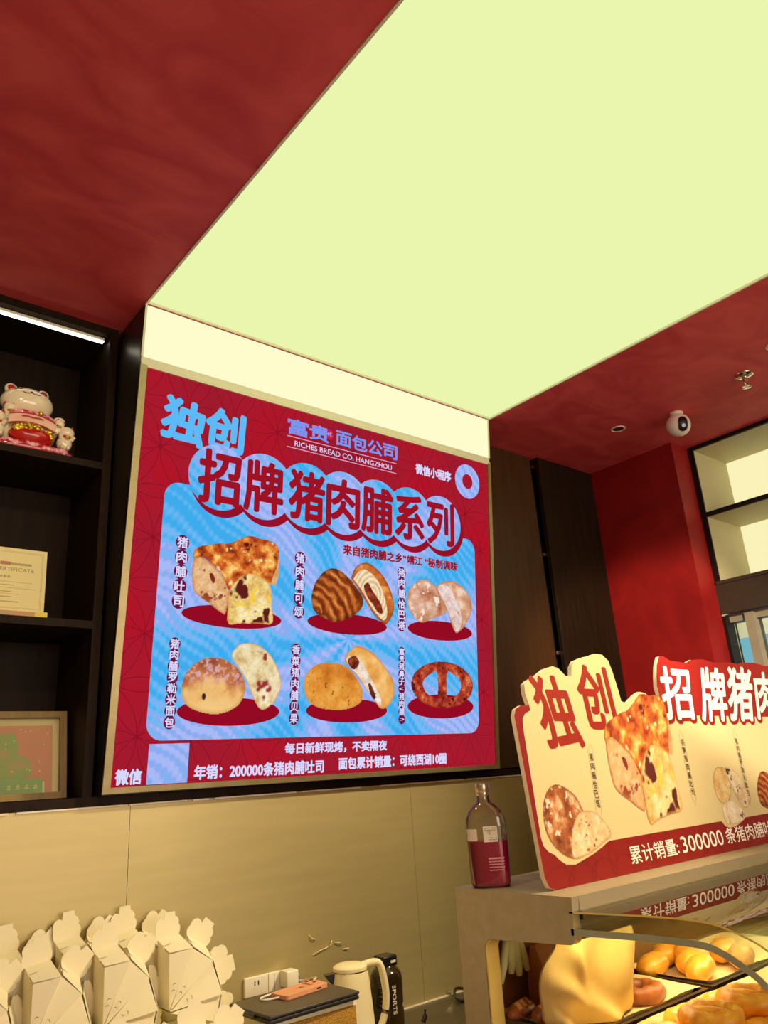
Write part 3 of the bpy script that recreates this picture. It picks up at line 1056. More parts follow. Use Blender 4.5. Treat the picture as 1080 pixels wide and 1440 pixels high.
prof = [(-0.782, 0.0), (-0.782, 1.234), (-1.134, 1.234), (-1.1285, 1.158)] + arc(-1.1135, 1.1575, .015, 180, 262, 6) + [(-0.90, 1.1315)]
prof += arc(-0.890, 1.1065, .025, 90, 10, 6) + [(-0.861, 0.95), (-0.858, 0.90), (-1.56, 0.90), (-1.56, 0.0)]
prof = [(CY(a), b) for a, b in prof]
MB().prism(prof, 0.0, 0.024, 0, axis='x').build('end_panel', case_steel, case)
mb = MB().box(0.024, CY(-1.134), 1.214, 1.9, CY(-0.782), 1.234).box(0.024, CY(-1.134), 1.204, 1.9, CY(-1.122), 1.214)
mb.box(0.024, CY(-0.80), 1.15, 1.9, CY(-0.782), 1.214)
mb.build('top_board', case_steel, case)
MB().box(0.024, CY(-1.126), 1.150, 1.9, CY(-1.104), 1.204).build('front_rail', pmat('dark_rail', (128, 118, 90), .4, .3, c2=(138, 128, 98), scale=10), case)
MB().box(0.0245, CY(-1.135), 1.188, 0.030, CY(-1.1265), 1.206).build('glass_clip', black_plastic, case)
# inside edge lining of the end opening, warm lamp light painted in as yellow
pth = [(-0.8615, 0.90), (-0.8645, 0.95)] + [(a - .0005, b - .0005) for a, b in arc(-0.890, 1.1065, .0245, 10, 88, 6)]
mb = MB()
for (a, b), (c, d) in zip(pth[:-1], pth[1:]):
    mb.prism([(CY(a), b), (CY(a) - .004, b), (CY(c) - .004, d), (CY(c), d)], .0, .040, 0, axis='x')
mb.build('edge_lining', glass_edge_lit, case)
rd = pmat('rear_door_brown', (150, 112, 62), .5, c2=(162, 122, 70), scale=8, stretch=(.4, 3, 3))
for xa in (0.026, 0.95):
    MB().box(xa, CY(-0.806) + (.008 if xa > .5 else 0), 0.931, xa + .945, CY(-0.800) + (.008 if xa > .5 else 0), 1.149).build('rear_door', rd, case)
base_m = pmat('case_base_brown', (70, 52, 34), .45, c2=(80, 60, 40), scale=10)
MB().box(0.024, CY(-1.56), 0.0, 1.9, CY(-0.80), 0.93).build('base_cabinet', base_m, case)


def curved_pane(name, pts, thick, edge_m, mats, xa, xb):
    out = []
    for i, (a, b) in enumerate(pts):
        p, q = pts[max(i - 1, 0)], pts[min(i + 1, len(pts) - 1)]
        tx, tz = q[0] - p[0], q[1] - p[1]
        l = math.hypot(tx, tz)
        out.append((a + tz / l * thick, b - tx / l * thick))
    mb = MB()
    n = len(pts)
    for side in (pts, out):
        mb.add([(xa, CY(a), b) for a, b in side] + [(xb, CY(a), b) for a, b in side], [(i, i + 1, n + i + 1, n + i) for i in range(n - 1)], 0, True)
    for x in (xa, xb):
        mb.add([(x, CY(a), b) for a, b in pts] + [(x, CY(a), b) for a, b in out], [(i, i + 1, n + i + 1, n + i) for i in range(n - 1)], 1)
    return mb.build(name, mats, case)


def spl(pts, k=5):
    o = []
    for i in range(len(pts) - 1):
        p0, p1, p2, p3 = pts[max(i - 1, 0)], pts[i], pts[i + 1], pts[min(i + 2, len(pts) - 1)]
        for j in range(k):
            t = j / k
            o.append(tuple(0.5 * (2 * p1[d] + (p2[d] - p0[d]) * t + (2 * p0[d] - 5 * p1[d] + 4 * p2[d] - p3[d]) * t * t + (3 * p1[d] - p0[d] - 3 * p2[d] + p3[d]) * t ** 3) for d in range(len(p1))))
    return o + [pts[-1]]


low = spl([(-1.122, 1.174), (-1.285, 1.180), (-1.405, 1.181), (-1.451, 1.173), (-1.491, 1.154), (-1.528, 1.127), (-1.555, 1.08), (-1.565, 1.0), (-1.566, 0.935)])
upp = spl([(-1.122, 1.206), (-1.30, 1.214), (-1.43, 1.2145), (-1.494, 1.200), (-1.54, 1.179), (-1.575, 1.14), (-1.592, 1.07), (-1.596, 0.99), (-1.596, 0.935)])
thick_edge = pmat('green_glass_edge', (158, 164, 136), .25, c2=(180, 184, 154), scale=12)
curved_pane('curved_glass_pane', low, -.0125, thick_edge, [clear, thick_edge], 0.0, 1.9)
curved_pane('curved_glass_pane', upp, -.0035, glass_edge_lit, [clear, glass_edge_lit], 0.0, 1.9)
# lamp of the case under its top board
mb = MB().box(0.05, CY(-1.09), 1.188, 1.86, CY(-1.05), 1.206)
mb.build('lamp_bar', pale_alu, case)
L_ = area_lamp('case_lamp', (X0 + 0.95, -1.07, 1.185), 0.03, 8.0, (1.0, .82, .40), (X0 + 0.95, -1.16, 0.9), None)
L_.data.shape = 'RECTANGLE'
L_.data.size = 1.75
L_.data.size_y = 0.03

# trays with paper, breads on them
tray_m = pmat('tray_dark_brown', (52, 34, 20), .4, c2=(66, 44, 26), scale=14)
paper_m = pmat('baking_paper', (236, 214, 160), .6, c2=(244, 224, 172), scale=7)


def tray(x0, y0, x1, y1, label, z=0.932):
    t = thing('bread_tray', label, 'tray', ((x0 + x1) / 2, (y0 + y1) / 2, z), group=None)
    w, d = (x1 - x0) / 2, (y1 - y0) / 2
    mb = MB().box(-w, -d, 0, w, d, .008).box(-w, -d, .008, -w + .012, d, .03).box(w - .012, -d, .008, w, d, .03)
    mb.box(-w + .012, -d, .008, w - .012, -d + .012, .03).box(-w + .012, d - .012, .008, w - .012, d, .03)
    mb.build('tray_body', tray_m, t)
    n = 14
    vs, fs = [], []
    for j in range(n + 1):
        for i in range(n + 1):
            u, v = i / n * 2 - 1, j / n * 2 - 1
            e = max(abs(u), abs(v))
            h = .0105 + (.026 * max(0, (e - .86) / .14) if e > .86 else 0) + .002 * math.sin(7 * u + 3 * v)
            vs.append((u * (w - .013), v * (d - .013), h))
    for j in range(n):
        for i in range(n):
            a = j * (n + 1) + i
            fs.append((a, a + 1, a + n + 2, a + n + 1))
    MB().add(vs, fs, 0, True).build('paper_liner', paper_m, t)
    return t


ZT = 0.932 + .0125
tray(0.645, -1.100, 1.125, -0.815, 'dark tray lined with paper holding brown rolls, at the staff side behind the end glass')
tray(1.145, -1.100, 1.72, -0.815, 'dark paper-lined tray carrying the yellow glazed rolls')
tray(0.645, -1.50, 1.125, -1.118, 'dark tray heaped with orange glazed bread rings')
tray(1.145, -1.50, 1.72, -1.118, 'empty-looking paper-lined tray at the front under the curved glass edge')

bread_brown = pmat('bread_dark_brown', (120, 60, 22), .45, c2=(176, 100, 44), scale=26, detail=6, bump=.25)
bread_gold = pmat('bread_golden', (216, 140, 34), .38, c2=(240, 186, 70), scale=20, detail=6, bump=.2)
bread_orange = pmat('bread_orange', (232, 128, 20), .36, c2=(252, 186, 60), scale=26, detail=6, bump=.3)
bread_tan = pmat('bread_tan', (190, 130, 66), .55, c2=(220, 168, 104), scale=30, detail=6, bump=.3)


def loaf(name, label, group, mat, length, r, loc, rz, flat=.75, bend=.0, cuts=0):
    """an elongated roll: swept body with tapered ends, scored on top when cuts > 0"""
    t = thing(name, label, 'bread', loc, (0, 0, rz), group)
    pts, rs = [], []
    n = 14
    for i in range(n + 1):
        s = i / n * 2 - 1
        pts.append((s * length / 2, bend * (1 - s * s), r * flat))
        rs.append(max(.002, r * (1 - abs(s) ** 3.0) ** .5))
    mb = MB()
    mb.M = Matrix.Diagonal((1, 1, flat, 1))
    mb.tube([(a, b, c / flat) for a, b, c in pts], rs, 0, 14)
    mb.build('loaf', mat, t)
    if cuts:
        mb = MB()
        for k in range(cuts):
            s = (k + .5) / cuts * 1.3 - .65
            w = r * .75
            mb.tube([(s * length / 2 - .010, -w * .8, r * flat * 1.55), (s * length / 2, 0, r * flat * 1.95), (s * length / 2 + .010, w * .8, r * flat * 1.55)], .006, 0, 6)
        mb.build('scored_crust', bread_tan if mat is not bread_tan else bread_brown, t)
    return t


def ring(label, group, mat, R, r, loc, rz=0, tilt=0.0, bar=False):
    t = thing('bread_ring', label, 'bread', loc, (tilt, 0, rz), group)
    pts = [(R * math.cos(2 * PI * i / 28), R * .86 * math.sin(2 * PI * i / 28), r * .8) for i in range(29)]
    rs = [r * (1 + .10 * math.sin(5 * i)) for i in range(28)]
    rs.append(rs[0])
    mb = MB().tube(pts, rs, 0, 12, False)
    if bar:
        mb.tube([(0, -R * .8, r * .8), (0, 0, r * .95), (0, R * .8, r * .8)], r * .8, 0, 10, False)
    mb.build('ring_crumb', mat, t)
    return t


for i, (x, y, rz) in enumerate([(.70, -.872, .30), (.72, -.928, .34), (.83, -.865, .40), (.85, -.91, .34)]):
    loaf('long_roll', ['dark brown long roll nearest the end glass opening, back row', 'dark brown long roll second from the end glass opening', 'dark brown long roll behind the beige cloth bag, at the back', 'dark brown long roll behind the beige cloth bag, in the middle'][i], 'dark brown rolls on the back tray',
         bread_brown, .105, .026, (x, y, ZT), rz, .8, .004, 3)
ring('brown bread ring lying right of the beige cloth bag', 'brown bread rings', bread_brown, .045, .021, (1.005, -.985, ZT), .3)
ring('brown bread ring half hidden behind the beige cloth bag', 'brown bread rings', bread_brown, .042, .02, (1.02, -.878, ZT), .1)
for i, (x, y, rz, L) in enumerate([(1.205, -.905, .25, .15), (1.245, -1.02, .32, .16), (1.31, -.955, .30, .16), (1.39, -.90, .25, .15), (1.33, -.865, .2, .13), (1.47, -.965, .3, .15), (1.43, -1.04, .4, .14)]):
    loaf('glazed_roll', ['yellow glazed roll at the back corner nearest the beige cloth bag', 'yellow glazed roll lying at the tray front edge', 'yellow glazed roll in the middle of the heap', 'yellow glazed roll at the back of the heap',
                         'short yellow glazed roll at the rear of the tray', 'yellow glazed roll at the right end of the heap', 'yellow glazed roll at the front right of the heap'][i], 'yellow glazed rolls',
         bread_gold if i != 6 else bread_tan, L, .034, (x, y, ZT), rz, .85, .01, 0)
k = 0
names = ['leftmost of the orange glazed bread rings', 'orange glazed ring at the back of the front tray', 'orange glazed ring in the right back corner of the front tray', 'orange glazed ring at the left front of the tray',
         'orange glazed ring in the middle of the front tray', 'orange glazed ring at the right of the front tray', 'orange glazed ring lying on top of the other rings', 'orange glazed ring on top at the right']
for (x, y, z, rz, ti) in [(.735, -1.205, 0, .2, 0), (.885, -1.20, 0, .1, 0), (1.035, -1.205, 0, .0, 0), (.735, -1.37, 0, .1, 0), (.88, -1.365, 0, .1, 0), (1.03, -1.365, 0, .1, 0), (.81, -1.285, .036, .3, 0), (.965, -1.285, .036, .2, 0)]:
    ring(names[k], 'orange glazed rings', bread_orange, .05, .021, (x, y, ZT + z), rz, ti, True)
    k += 1

# cloth shape modelled in place of a reflection, and things around it
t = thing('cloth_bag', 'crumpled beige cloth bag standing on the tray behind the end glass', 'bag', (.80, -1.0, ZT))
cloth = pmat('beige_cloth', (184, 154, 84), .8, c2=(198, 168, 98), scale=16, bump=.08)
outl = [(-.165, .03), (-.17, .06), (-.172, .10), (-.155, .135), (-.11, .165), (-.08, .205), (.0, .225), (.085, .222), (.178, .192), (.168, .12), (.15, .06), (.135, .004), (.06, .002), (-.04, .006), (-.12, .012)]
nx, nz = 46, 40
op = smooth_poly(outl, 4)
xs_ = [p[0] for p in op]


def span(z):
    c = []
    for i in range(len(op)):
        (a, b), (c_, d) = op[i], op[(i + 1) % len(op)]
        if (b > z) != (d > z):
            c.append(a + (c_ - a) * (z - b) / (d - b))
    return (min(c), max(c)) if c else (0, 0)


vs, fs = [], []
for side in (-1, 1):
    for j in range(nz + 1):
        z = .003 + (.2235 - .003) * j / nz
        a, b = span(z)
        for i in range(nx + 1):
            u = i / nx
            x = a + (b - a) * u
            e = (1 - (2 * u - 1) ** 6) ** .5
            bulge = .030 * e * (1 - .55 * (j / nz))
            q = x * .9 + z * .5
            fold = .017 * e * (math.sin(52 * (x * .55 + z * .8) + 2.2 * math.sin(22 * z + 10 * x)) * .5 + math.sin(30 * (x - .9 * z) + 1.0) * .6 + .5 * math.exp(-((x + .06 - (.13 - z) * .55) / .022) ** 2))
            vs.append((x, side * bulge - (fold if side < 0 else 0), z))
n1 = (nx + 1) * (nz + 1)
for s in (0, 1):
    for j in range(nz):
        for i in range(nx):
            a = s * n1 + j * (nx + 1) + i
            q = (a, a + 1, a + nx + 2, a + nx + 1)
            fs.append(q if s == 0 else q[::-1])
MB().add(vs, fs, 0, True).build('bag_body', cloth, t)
t = thing('paper_bag', 'brown paper bag standing behind the beige cloth bag', 'bag', (.865, -.845, ZT))
mb = MB()
mb.M = Matrix.Rotation(.1, 4, 'Z')
mb.prism([(-.028, 0), (.028, 0), (.022, .10), (.006, .142), (-.006, .142), (-.022, .10)], -.085, .085, 0, axis='x')
mb.build('bag_body', pmat('kraft_paper', (182, 118, 58), .7, c2=(196, 132, 68), scale=10), t)
t = thing('disposable_glove', 'pale disposable glove hanging fingers down inside the end opening', 'glove', (.72, -.835, 1.214))
glove_m = pmat('pale_glove', (228, 232, 168), .5, c2=(236, 240, 180), scale=10)
mb = MB()
mb.tube([(.015, 0, .0), (.015, 0, -.06), (.012, 0, -.10)], [.020, .026, .030], 0, 14)
mb.build('palm', glove_m, t)
for a, b, c, r in (((-.008, -.10), (-.034, -.16), (-.045, -.192), .0095), ((.002, -.11), (-.004, -.155), (-.006, -.178), .010), ((.015, -.11), (.018, -.160), (.020, -.186), .011), ((.028, -.10), (.042, -.150), (.052, -.180), .010)):
    MB().tube([(a[0], 0, a[1]), (b[0], -.004, b[1]), (c[0], -.002, c[1])], [r, r, r * .7], 0, 10).build('finger', glove_m, t)

# ------------------------------------------------------------------ the bottle on the case
t = thing('juice_bottle', 'flat clear bottle of pink drink with silver cap on the case end', 'bottle', (.6455, -.866, 1.234), (0, 0, -.80))


def flask(mb, prof, mi=0, n=40, inset=0.0):
    vs, fs = [], []
    for (w, d, z) in prof:
        for i in range(n):
            a = 2 * PI * i / n
            c, s = math.cos(a), math.sin(a)
            p = 2.0 / 3.6 if w > .024 else 1.0
            vs.append(((w - inset) * math.copysign(abs(c) ** p, c), (d - inset) * math.copysign(abs(s) ** p, s), z))
    for j in range(len(prof) - 1):
        for i in range(n):
            k = (i + 1) % n
            fs.append((j * n + i, j * n + k, (j + 1) * n + k, (j + 1) * n + i))
    fs.append(tuple(range(n))[::-1])
    fs.append(tuple((len(prof) - 1) * n + i for i in range(n)))
    mb.add(vs, fs, mi, True)


bp = [(.040, .022, 0), (.045, .026, .004), (.0475, .028, .012), (.0485, .0285, .06), (.0490, .0285, .135), (.0465, .0275, .155), (.0395, .0245, .170), (.0290, .0200, .181), (.0190, .0170, .189), (.0150, .0150, .197), (.0145, .0145, .212)]
mb = MB()
flask(mb, bp)
mb.build('glass_body', glass_mat('bottle_glass', (252, 250, 250), .02, 1.45, .07), t)
lq = [(w, d, z + .003) for w, d, z in bp[:4]] + [(.0488, .0285, .103)]
mb = MB()
flask(mb, lq, 0, 40, .0016)
mb.build('pink_drink', pmat('pink_juice', (194, 8, 76), .12, c2=(204, 12, 88), scale=6, coat=.4), t)
mb = MB().lathe([(.0165, .205), (.0172, .207), (.0172, .212), (.0165, .214), (.0172, .216), (.0172, .230), (.0162, .233), (.0, .233)], 0, 0, 0, 32)
mb.build('cap', pmat('cap_silver', (214, 200, 160), .28, .85, c2=(224, 210, 170), scale=20), t)


def bottle_front(mb, poly, mi, off=.0006):
    """a flat print laid on the bottle's wide face"""
    mb.add([(a, -(.0286 * max(0.0, 1 - abs(a / .0490) ** 3.6) ** (1 / 3.6)) - off, b) for a, b in poly], tessellate(poly), mi)


mb = MB()
N_ = 8
for i in range(N_):
    a, b = -.008 + .034 * i / N_, -.008 + .034 * (i + 1) / N_
    bottle_front(mb, [(a, .101), (b, .101), (b, .136), (a, .136)], 0)
lb = mb.build('price_label', white_plastic, t)
random.seed(3)
mb = MB()
for k in range(7):
    z = .131 - .0043 * k
    x = -.005
    while x < .022:
        w = random.uniform(.002, .006)
        if random.random() < (.8, .9, .55, .2, .0, .35, .8)[k]:
            bottle_front(mb, [(x, z), (min(x + w, .024), z), (min(x + w, .024), z + .0016), (x, z + .0016)], 0, .0010)
        x += w + .001
mb.build('label_print', grey_line, lb)
mb = MB()
for k in range(5):
    z = .063 - .0062 * k
    x = 0.0
    while x < .034 - .003 * (k == 4):
        w = random.uniform(.0015, .004) * (1.3 if k == 0 else 1)
        bottle_front(mb, [(x, z), (x + w, z), (x + w, z + (.0036 if k == 0 else .0022)), (x, z + (.0036 if k == 0 else .0022))], 0, .0009)
        x += w + .0007
mb.build('bottle_print', pmat('pale_pink_print', (240, 160, 178), .5, scale=10), t)
mb = MB()
for i in range(7):
    a, b = -.047 + .024 * i / 7, -.047 + .024 * (i + 1) / 7
    bottle_front(mb, [(a, .105), (b, .105), (b, .131), (a, .131)], 0, .0003)
mb.build('side_label', pmat('frosted_label', (214, 196, 176), .5, scale=10), t)

# ------------------------------------------------------------------ printed sign board standing on the case
sign = thing('sign_board', 'die-cut cream and red bread advertising board on the display case', 'sign', (.636, -1.044, 1.2345), (PI / 2 - math.atan2(.0985, .995), 0, 0))
s_cream = pmat('sign_cream', (224, 206, 148), .45, c2=(227, 209, 153), scale=3)
s_red = pmat('sign_red', (138, 20, 16), .45, c2=(148, 25, 19), scale=3)
s_edge = pmat('foam_edge', (246, 222, 182), .6, c2=(250, 228, 190), scale=10)
s_letter = pmat('sign_letter_red', (152, 34, 16), .45, c2=(158, 38, 18), scale=3)
s_white = pmat('sign_letter_white', (255, 244, 226), .45, scale=3)
s_ink = pmat('sign_ink', (60, 40, 26), .5, scale=3)
s_tagline = pmat('sign_tag_outline', (190, 160, 110), .5, scale=3)
s_redline = pmat('sign_red_line', (116, 14, 14), .45, scale=3)
SL = 1.86
TOPR = [(.663, .415), (.660, .47), (.672, .50), (.690, .535), (.715, .563), (.74, .565), (.77, .553), (.81, .551), (.86, .548), (.90, .560), (.94, .563), (.98, .565), (1.03, .558), (1.08, .557), (1.14, .562), (1.20, .559), (1.26, .566), (1.33, .568), (1.40, .560), (1.48, .563), (1.56, .556), (1.64, .56), (1.72, .552), (1.79, .55), (1.83, .53), (SL, .50)]
BUMP1 = [(.062, .410), (.055, .44), (.058, .463), (.075, .473), (.11, .485), (.15, .505), (.185, .513), (.208, .508), (.232, .489), (.257, .489), (.266, .515), (.285, .532), (.325, .543), (.352, .547), (.385, .556), (.42, .554), (.442, .538), (.450, .505), (.456, .455), (.458, .424)]
LOAFB = [(.458, .424), (.482, .418), (.505, .430), (.535, .444), (.560, .452), (.585, .448), (.615, .436), (.640, .424), (.663, .415)]
out_ = [(.03, .0), (SL - .03, .0), (SL, .03)] + TOPR[::-1] + LOAFB[::-1] + BUMP1[::-1] + [(.03, .410), (.010, .402), (.0, .385), (.0, .03), (.009, .008)]
MB().prism(out_, -.012, 0.0, 0, 1).build('board', [s_red, s_edge], sign)
face = sign.children[0]
# stems of the red flower pattern at the bottom
mb = MB()
for i in range(22):
    for j in range(2):
        cx, cy, R1 = .05 + .085 * i, -.012 + .055 * j, .058
        po, pi_ = ellipse(cx, cy, R1, R1, 40), ellipse(cx, cy, R1 - .0014, R1 - .0014, 40)
        for k in range(40):
            l = (k + 1) % 40
            m_ = (po[k][0], po[k][1])
            if .012 < m_[0] < SL - .02 and .004 < m_[1] < .078 and not (m_[0] < .04 and m_[1] < .03):
                mb.add([(a, b, .0002) for a, b in (po[k], po[l], pi_[l], pi_[k])], [(0, 1, 2, 3)])
mb.build('flower_pattern', s_redline, face)
cream_ = [(.0225, .345), (.012, .11), (.016, .092), (.030, .078), (.046, .072), (.062, .058), (.082, .047), (.115, .043), (.150, .050), (.190, .058), (.225, .068), (.262, .0805), (.55, .081), (.812, .081), (.826, .066), (.85, .060), (.89, .062), (.925, .070), (.955, .080), (1.2, .081), (SL - .02, .081), (SL - .02, .44)]
cream_ += [(1.2, .44), (.70, .44)] + LOAFB[::-1] + BUMP1[::-1] + [(.062, .398), (.040, .390), (.028, .378)]
MB().flat(cream_, .0005, 0).build('cream_field', s_cream, face)


def stamped(mb, s, x0, y0, x1, y1, z, r, mi, bold=.02, shear=0, rot=0, n=14, pull=0.0):
    for k in range(n):
        a = 2 * PI * k / n
        text(mb, s, x0 + r * math.cos(a), y0 + r * math.sin(a), x1 + r * math.cos(a), y1 + r * math.sin(a), z + 4e-6 * k, mi, 0.0, shear, rot)


# headline with its red surround
heads = [('招', .760, .452, .165, .156, .26), ('牌', .980, .452, .155, .168, .42), ('猪', 1.160, .456, .165, .176, .50), ('肉', 1.335, .452, .14, .160, .42), ('脯', 1.49, .452, .14, .16, .35), ('系', 1.62, .452, .12, .16, .3), ('列', 1.745, .452, .12, .16, .3)]
mb = MB()
for ch, cx, cy, w, h, sh in heads:
    stamped(mb, ch, cx - w / 2, cy - h / 2, cx + w / 2, cy + h / 2, .0008, .016, 0, .02, sh, 0, 16)
    stamped(mb, ch, cx - w / 2, cy - h / 2, cx + w / 2, cy + h / 2, .00082, .009, 0, .02, sh, 0, 8)
mb.flat([(.70, .385), (1.78, .372), (1.80, .53), (.74, .53)], .00078, 0)
mb.build('headline_surround', s_red, face)
mb = MB()
for ch, cx, cy, w, h, sh in heads:
    text(mb, ch, cx - w / 2, cy - h / 2, cx + w / 2, cy + h / 2, .0012, 0, .026, sh)
mb.build('headline_lettering', s_white, face)
mb = MB()
text(mb, '独', .090, .308, .236,   .484, .0010, 0, .028, -.16, -.02)
text(mb, '创', .272, .350, .416, .518, .0010, 0, .028, -.02, -.02)
mb.build('slogan_lettering', s_letter, face)
mb = MB()
text(mb, '累计销量:', .334, .019, .556, .060, .0008, 0, .012)
text(mb, '300000', .574, .020, .795, .060, .0008, 0, .012)
text(mb, '条猪肉脯吐司', .812, .019, 1.152, .061, .0008, 0, .012)
mb.build('sales_lettering', s_white, face)
# name labels
for s, ua, va, ub, vb in (('猪肉脯恰巴塔', .2645, .280, .2495, .168), ('招牌猪肉脯吐司', .7165, .306, .7005, .168), ('猪肉脯罗勒米面包', 1.0355, .302, 1.0125, .148)):
    mb = MB()
    for i, ch in enumerate(s):
        k = i / (len(s) - 1)
        u, v = ua + (ub - ua) * k, va + (vb - va) * k
        text(mb, ch, u - .0075, v - .0095, u + .0075, v + .0095, .0010, 1, .012)
    dx, dv = (ub - ua) / (vb - va), .030
    a = [(-.0115, .0), (-.0115, 1.0), (-.006, 1.05), (.0, 1.11), (.006, 1.05), (.0115, 1.0), (.0115, .0), (.006, -.05), (.0, -.11), (-.006, -.05)]
    H_ = va - vb + .036
    P_ = lambda p, q: (p + ub + dx * ((vb - .018 + q * H_) - vb), vb - .018 + q * H_)
    ol = [P_(p, q) for p, q in a]
    il = [P_(p * .86, .5 + (q - .5) * .985) for p, q in a]
    n = len(ol)
    for i in range(n):
        l = (i + 1) % n
        mb.add([(x, y, .0008) for x, y in (ol[i], ol[l], il[l], il[i])], [(0, 1, 2, 3)], 0)
    mb.build('name_tag', [s_tagline, s_ink], face)
s_pic = attr_pmat('sign_picture', .45)
# bread pictures on the board
AFF = affine3([(.223, .705), (.519, .503), (.42, .786)], [(.344, .338), (.622, .130), (.560, .443)])
mb = MB()
pic_toast(mb, .0014, AFF)
mb.build('bread_picture', s_pic, face)
mb = MB()
a = smooth_poly([(.099, .222), (.135, .212), (.168, .19), (.186, .155), (.20, .12), (.16, .09), (.125, .056), (.08, .068), (.045, .098), (.033, .13), (.04, .175), (.065, .208)], 4)
patch(mb, a, crumb(a, [(0, (112, 52, 24)), (.45, (172, 96, 48)), (.75, (214, 150, 96)), (1, (240, 214, 176))], 40, 5, (140, 76, 34), .010, [((244, 226, 200), 60, .66, 9)], .3), .0010, .0018)
b = smooth_poly([(.158, .148), (.195, .155), (.232, .148), (.262, .122), (.276, .094), (.235, .078), (.18, .062), (.118, .055), (.112, .08), (.128, .115)], 4)
patch(mb, b, crumb(b, [(0, (222, 186, 130)), (.6, (238, 212, 160)), (1, (250, 234, 196))], 60, 15, (196, 130, 66), .006, [((160, 60, 46), 70, .70, 25), ((70, 50, 40), 90, .76, 35)], .3), .0011, .0018)
mb.build('bread_picture', s_pic, face)
mb = MB()
a = smooth_poly([(.889, .229), (.862, .226), (.832, .20), (.822, .165), (.835, .133), (.875, .125), (.91, .15), (.925, .19), (.915, .222)], 4)
patch(mb, a, crumb(a, [(0, (206, 160, 90)), (.5, (224, 188, 122)), (1, (240, 216, 160))], 40, 6, (190, 140, 80), .006, [((70, 60, 50), 60, .72, 9)], .2), .0010, .0018)
a = smooth_poly([(.915, .222), (.945, .224), (.985, .20), (1.008, .155), (1.005, .12), (.975, .106), (.95, .12), (.93, .16)], 4)
patch(mb, a, crumb(a, [(0, (216, 184, 130)), (.5, (236, 212, 166)), (1, (248, 232, 200))], 50, 16, (206, 150, 90), .004, [((60, 50, 44), 50, .70, 19)], .2), .0011, .0018)
a = smooth_poly([(.845, .122), (.88, .132), (.92, .126), (.952, .10), (.955, .082), (.92, .070), (.87, .068), (.838, .074), (.834, .10)], 4)
patch(mb, a, crumb(a, [(0, (226, 200, 160)), (.5, (242, 224, 188)), (1, (252, 240, 214))], 50, 26, (220, 180, 130), .004, [((120, 70, 60), 60, .72, 29)], .2), .0012, .0018)
mb.build('bread_picture', s_pic, face)
mb = MB()
AFC = affine3([(.674, .605), (1.045, .635), (.79, .526)], [(1.072, .135), (1.32, .165), (1.14, .092)])
pic_croissant(mb, .0010, AFC)
mb.build('bread_picture', s_pic, face)
# props behind the board
for x in (.3, 1.5):
    mb = MB().prism([(-.013, .0), (-.013, .36), (-.016, .36), (-.060, .012), (-.060, .0)], x - .004, x + .004, 0, axis='x')
    # prism along x gives (x, a, b): turn (a, b) into (z, y)
    mb.v = [(p[0], p[2], p[1]) for p in mb.v]
    mb.f = [f[::-1] for f in mb.f]
    mb.build('prop', s_edge, sign)

# ------------------------------------------------------------------ counter: laptop on a speaker, phone, kettle, bottle, socket
t = thing('mesh_speaker', 'cream framed speaker box with a golden woven front under the laptop', 'speaker', (.42, -.36, .7602))
MB().rbox(-.133, -.074, 0, .133, .080, .198, .008).build('cabinet', cream_plastic, t)
gm = pmat('gold_mesh', (150, 104, 22), .45, c2=(196, 148, 50), scale=420, detail=1, bump=.4, spec=.4)
MB().rbox(-.124, -.080, .010, .124, -.0745, .186, .002, 0, 2).build('woven_front', gm, t)
t = thing('laptop', 'closed black laptop lying on the golden speaker box', 'laptop', (.408, -.361, .9584), (0, 0, .03))
MB().rbox(-.136, -.094, .0015, .136, .094, .0115, .003).build('base', black_soft, t)
MB().rbox(-.137, -.095, .0125, .137, .095, .0205, .003).build('lid', pmat('laptop_lid', (58, 48, 38), .42, c2=(66, 55, 44), scale=30), t)
mb = MB().box(-.125, -.08, .0, -.105, .08, .0015).box(.105, -.08, .0, .125, .08, .0015)
mb.build('rubber_feet', black_plastic, t)
MB().tube([(-.1375, -.03, .012), (-.1375, .03, .012)], .005, 0, 10).build('hinge', black_plastic, t)

PZ = .9584 + .0208
t = thing('phone', 'phone in a salmon orange case lying face down on the laptop', 'phone', (.4435, -.3295, PZ), (0, 0, .155))
orange = pmat('phone_case_orange', (218, 150, 106), .5, c2=(224, 158, 114), scale=20)
mb = MB().prism(rrect(-.073, -.034, .073, .034, .010), 0.0, .0095, 0)
mb.build('case', orange, t)
MB().prism(rrect(.032, -.012, .070, .030, .010), .0095, .0125, 0).build('camera_plate', orange, t)
for dx, dy in ((.042, .020), (.060, .020), (.051, -.002)):
    MB().lathe([(.0055, .0125), (.0058, .0138), (.0042, .0138), (.004, .0128), (.0, .0128)], dx, dy, 0, 20).build('camera_lens', pmat('phone_lens', (120, 70, 46), .3, scale=20) if 'phone_lens' not in MATS else MATS['phone_lens'], t)
# small fruit mark on the back
mk = [p for p in ellipse(0, 0, .0062, .0066, 26) if math.hypot(p[0] - .0075, p[1] - .0005) > .0032]
mb = MB()
mb.M = Matrix.Translation((.004, 0, .0097)) @ Matrix.Rotation(-PI / 2, 4, 'Z')
mb.flat(mk, 0).flat(ellipse(.0012, .0094, .0012, .0026, 12), 0)
mb.build('back_mark', pmat('mark_brown', (90, 46, 30), .4, scale=20), t)
MB().box(.030, -.0345, .003, .044, -.0335, .0065).build('side_button', black_plastic, t)

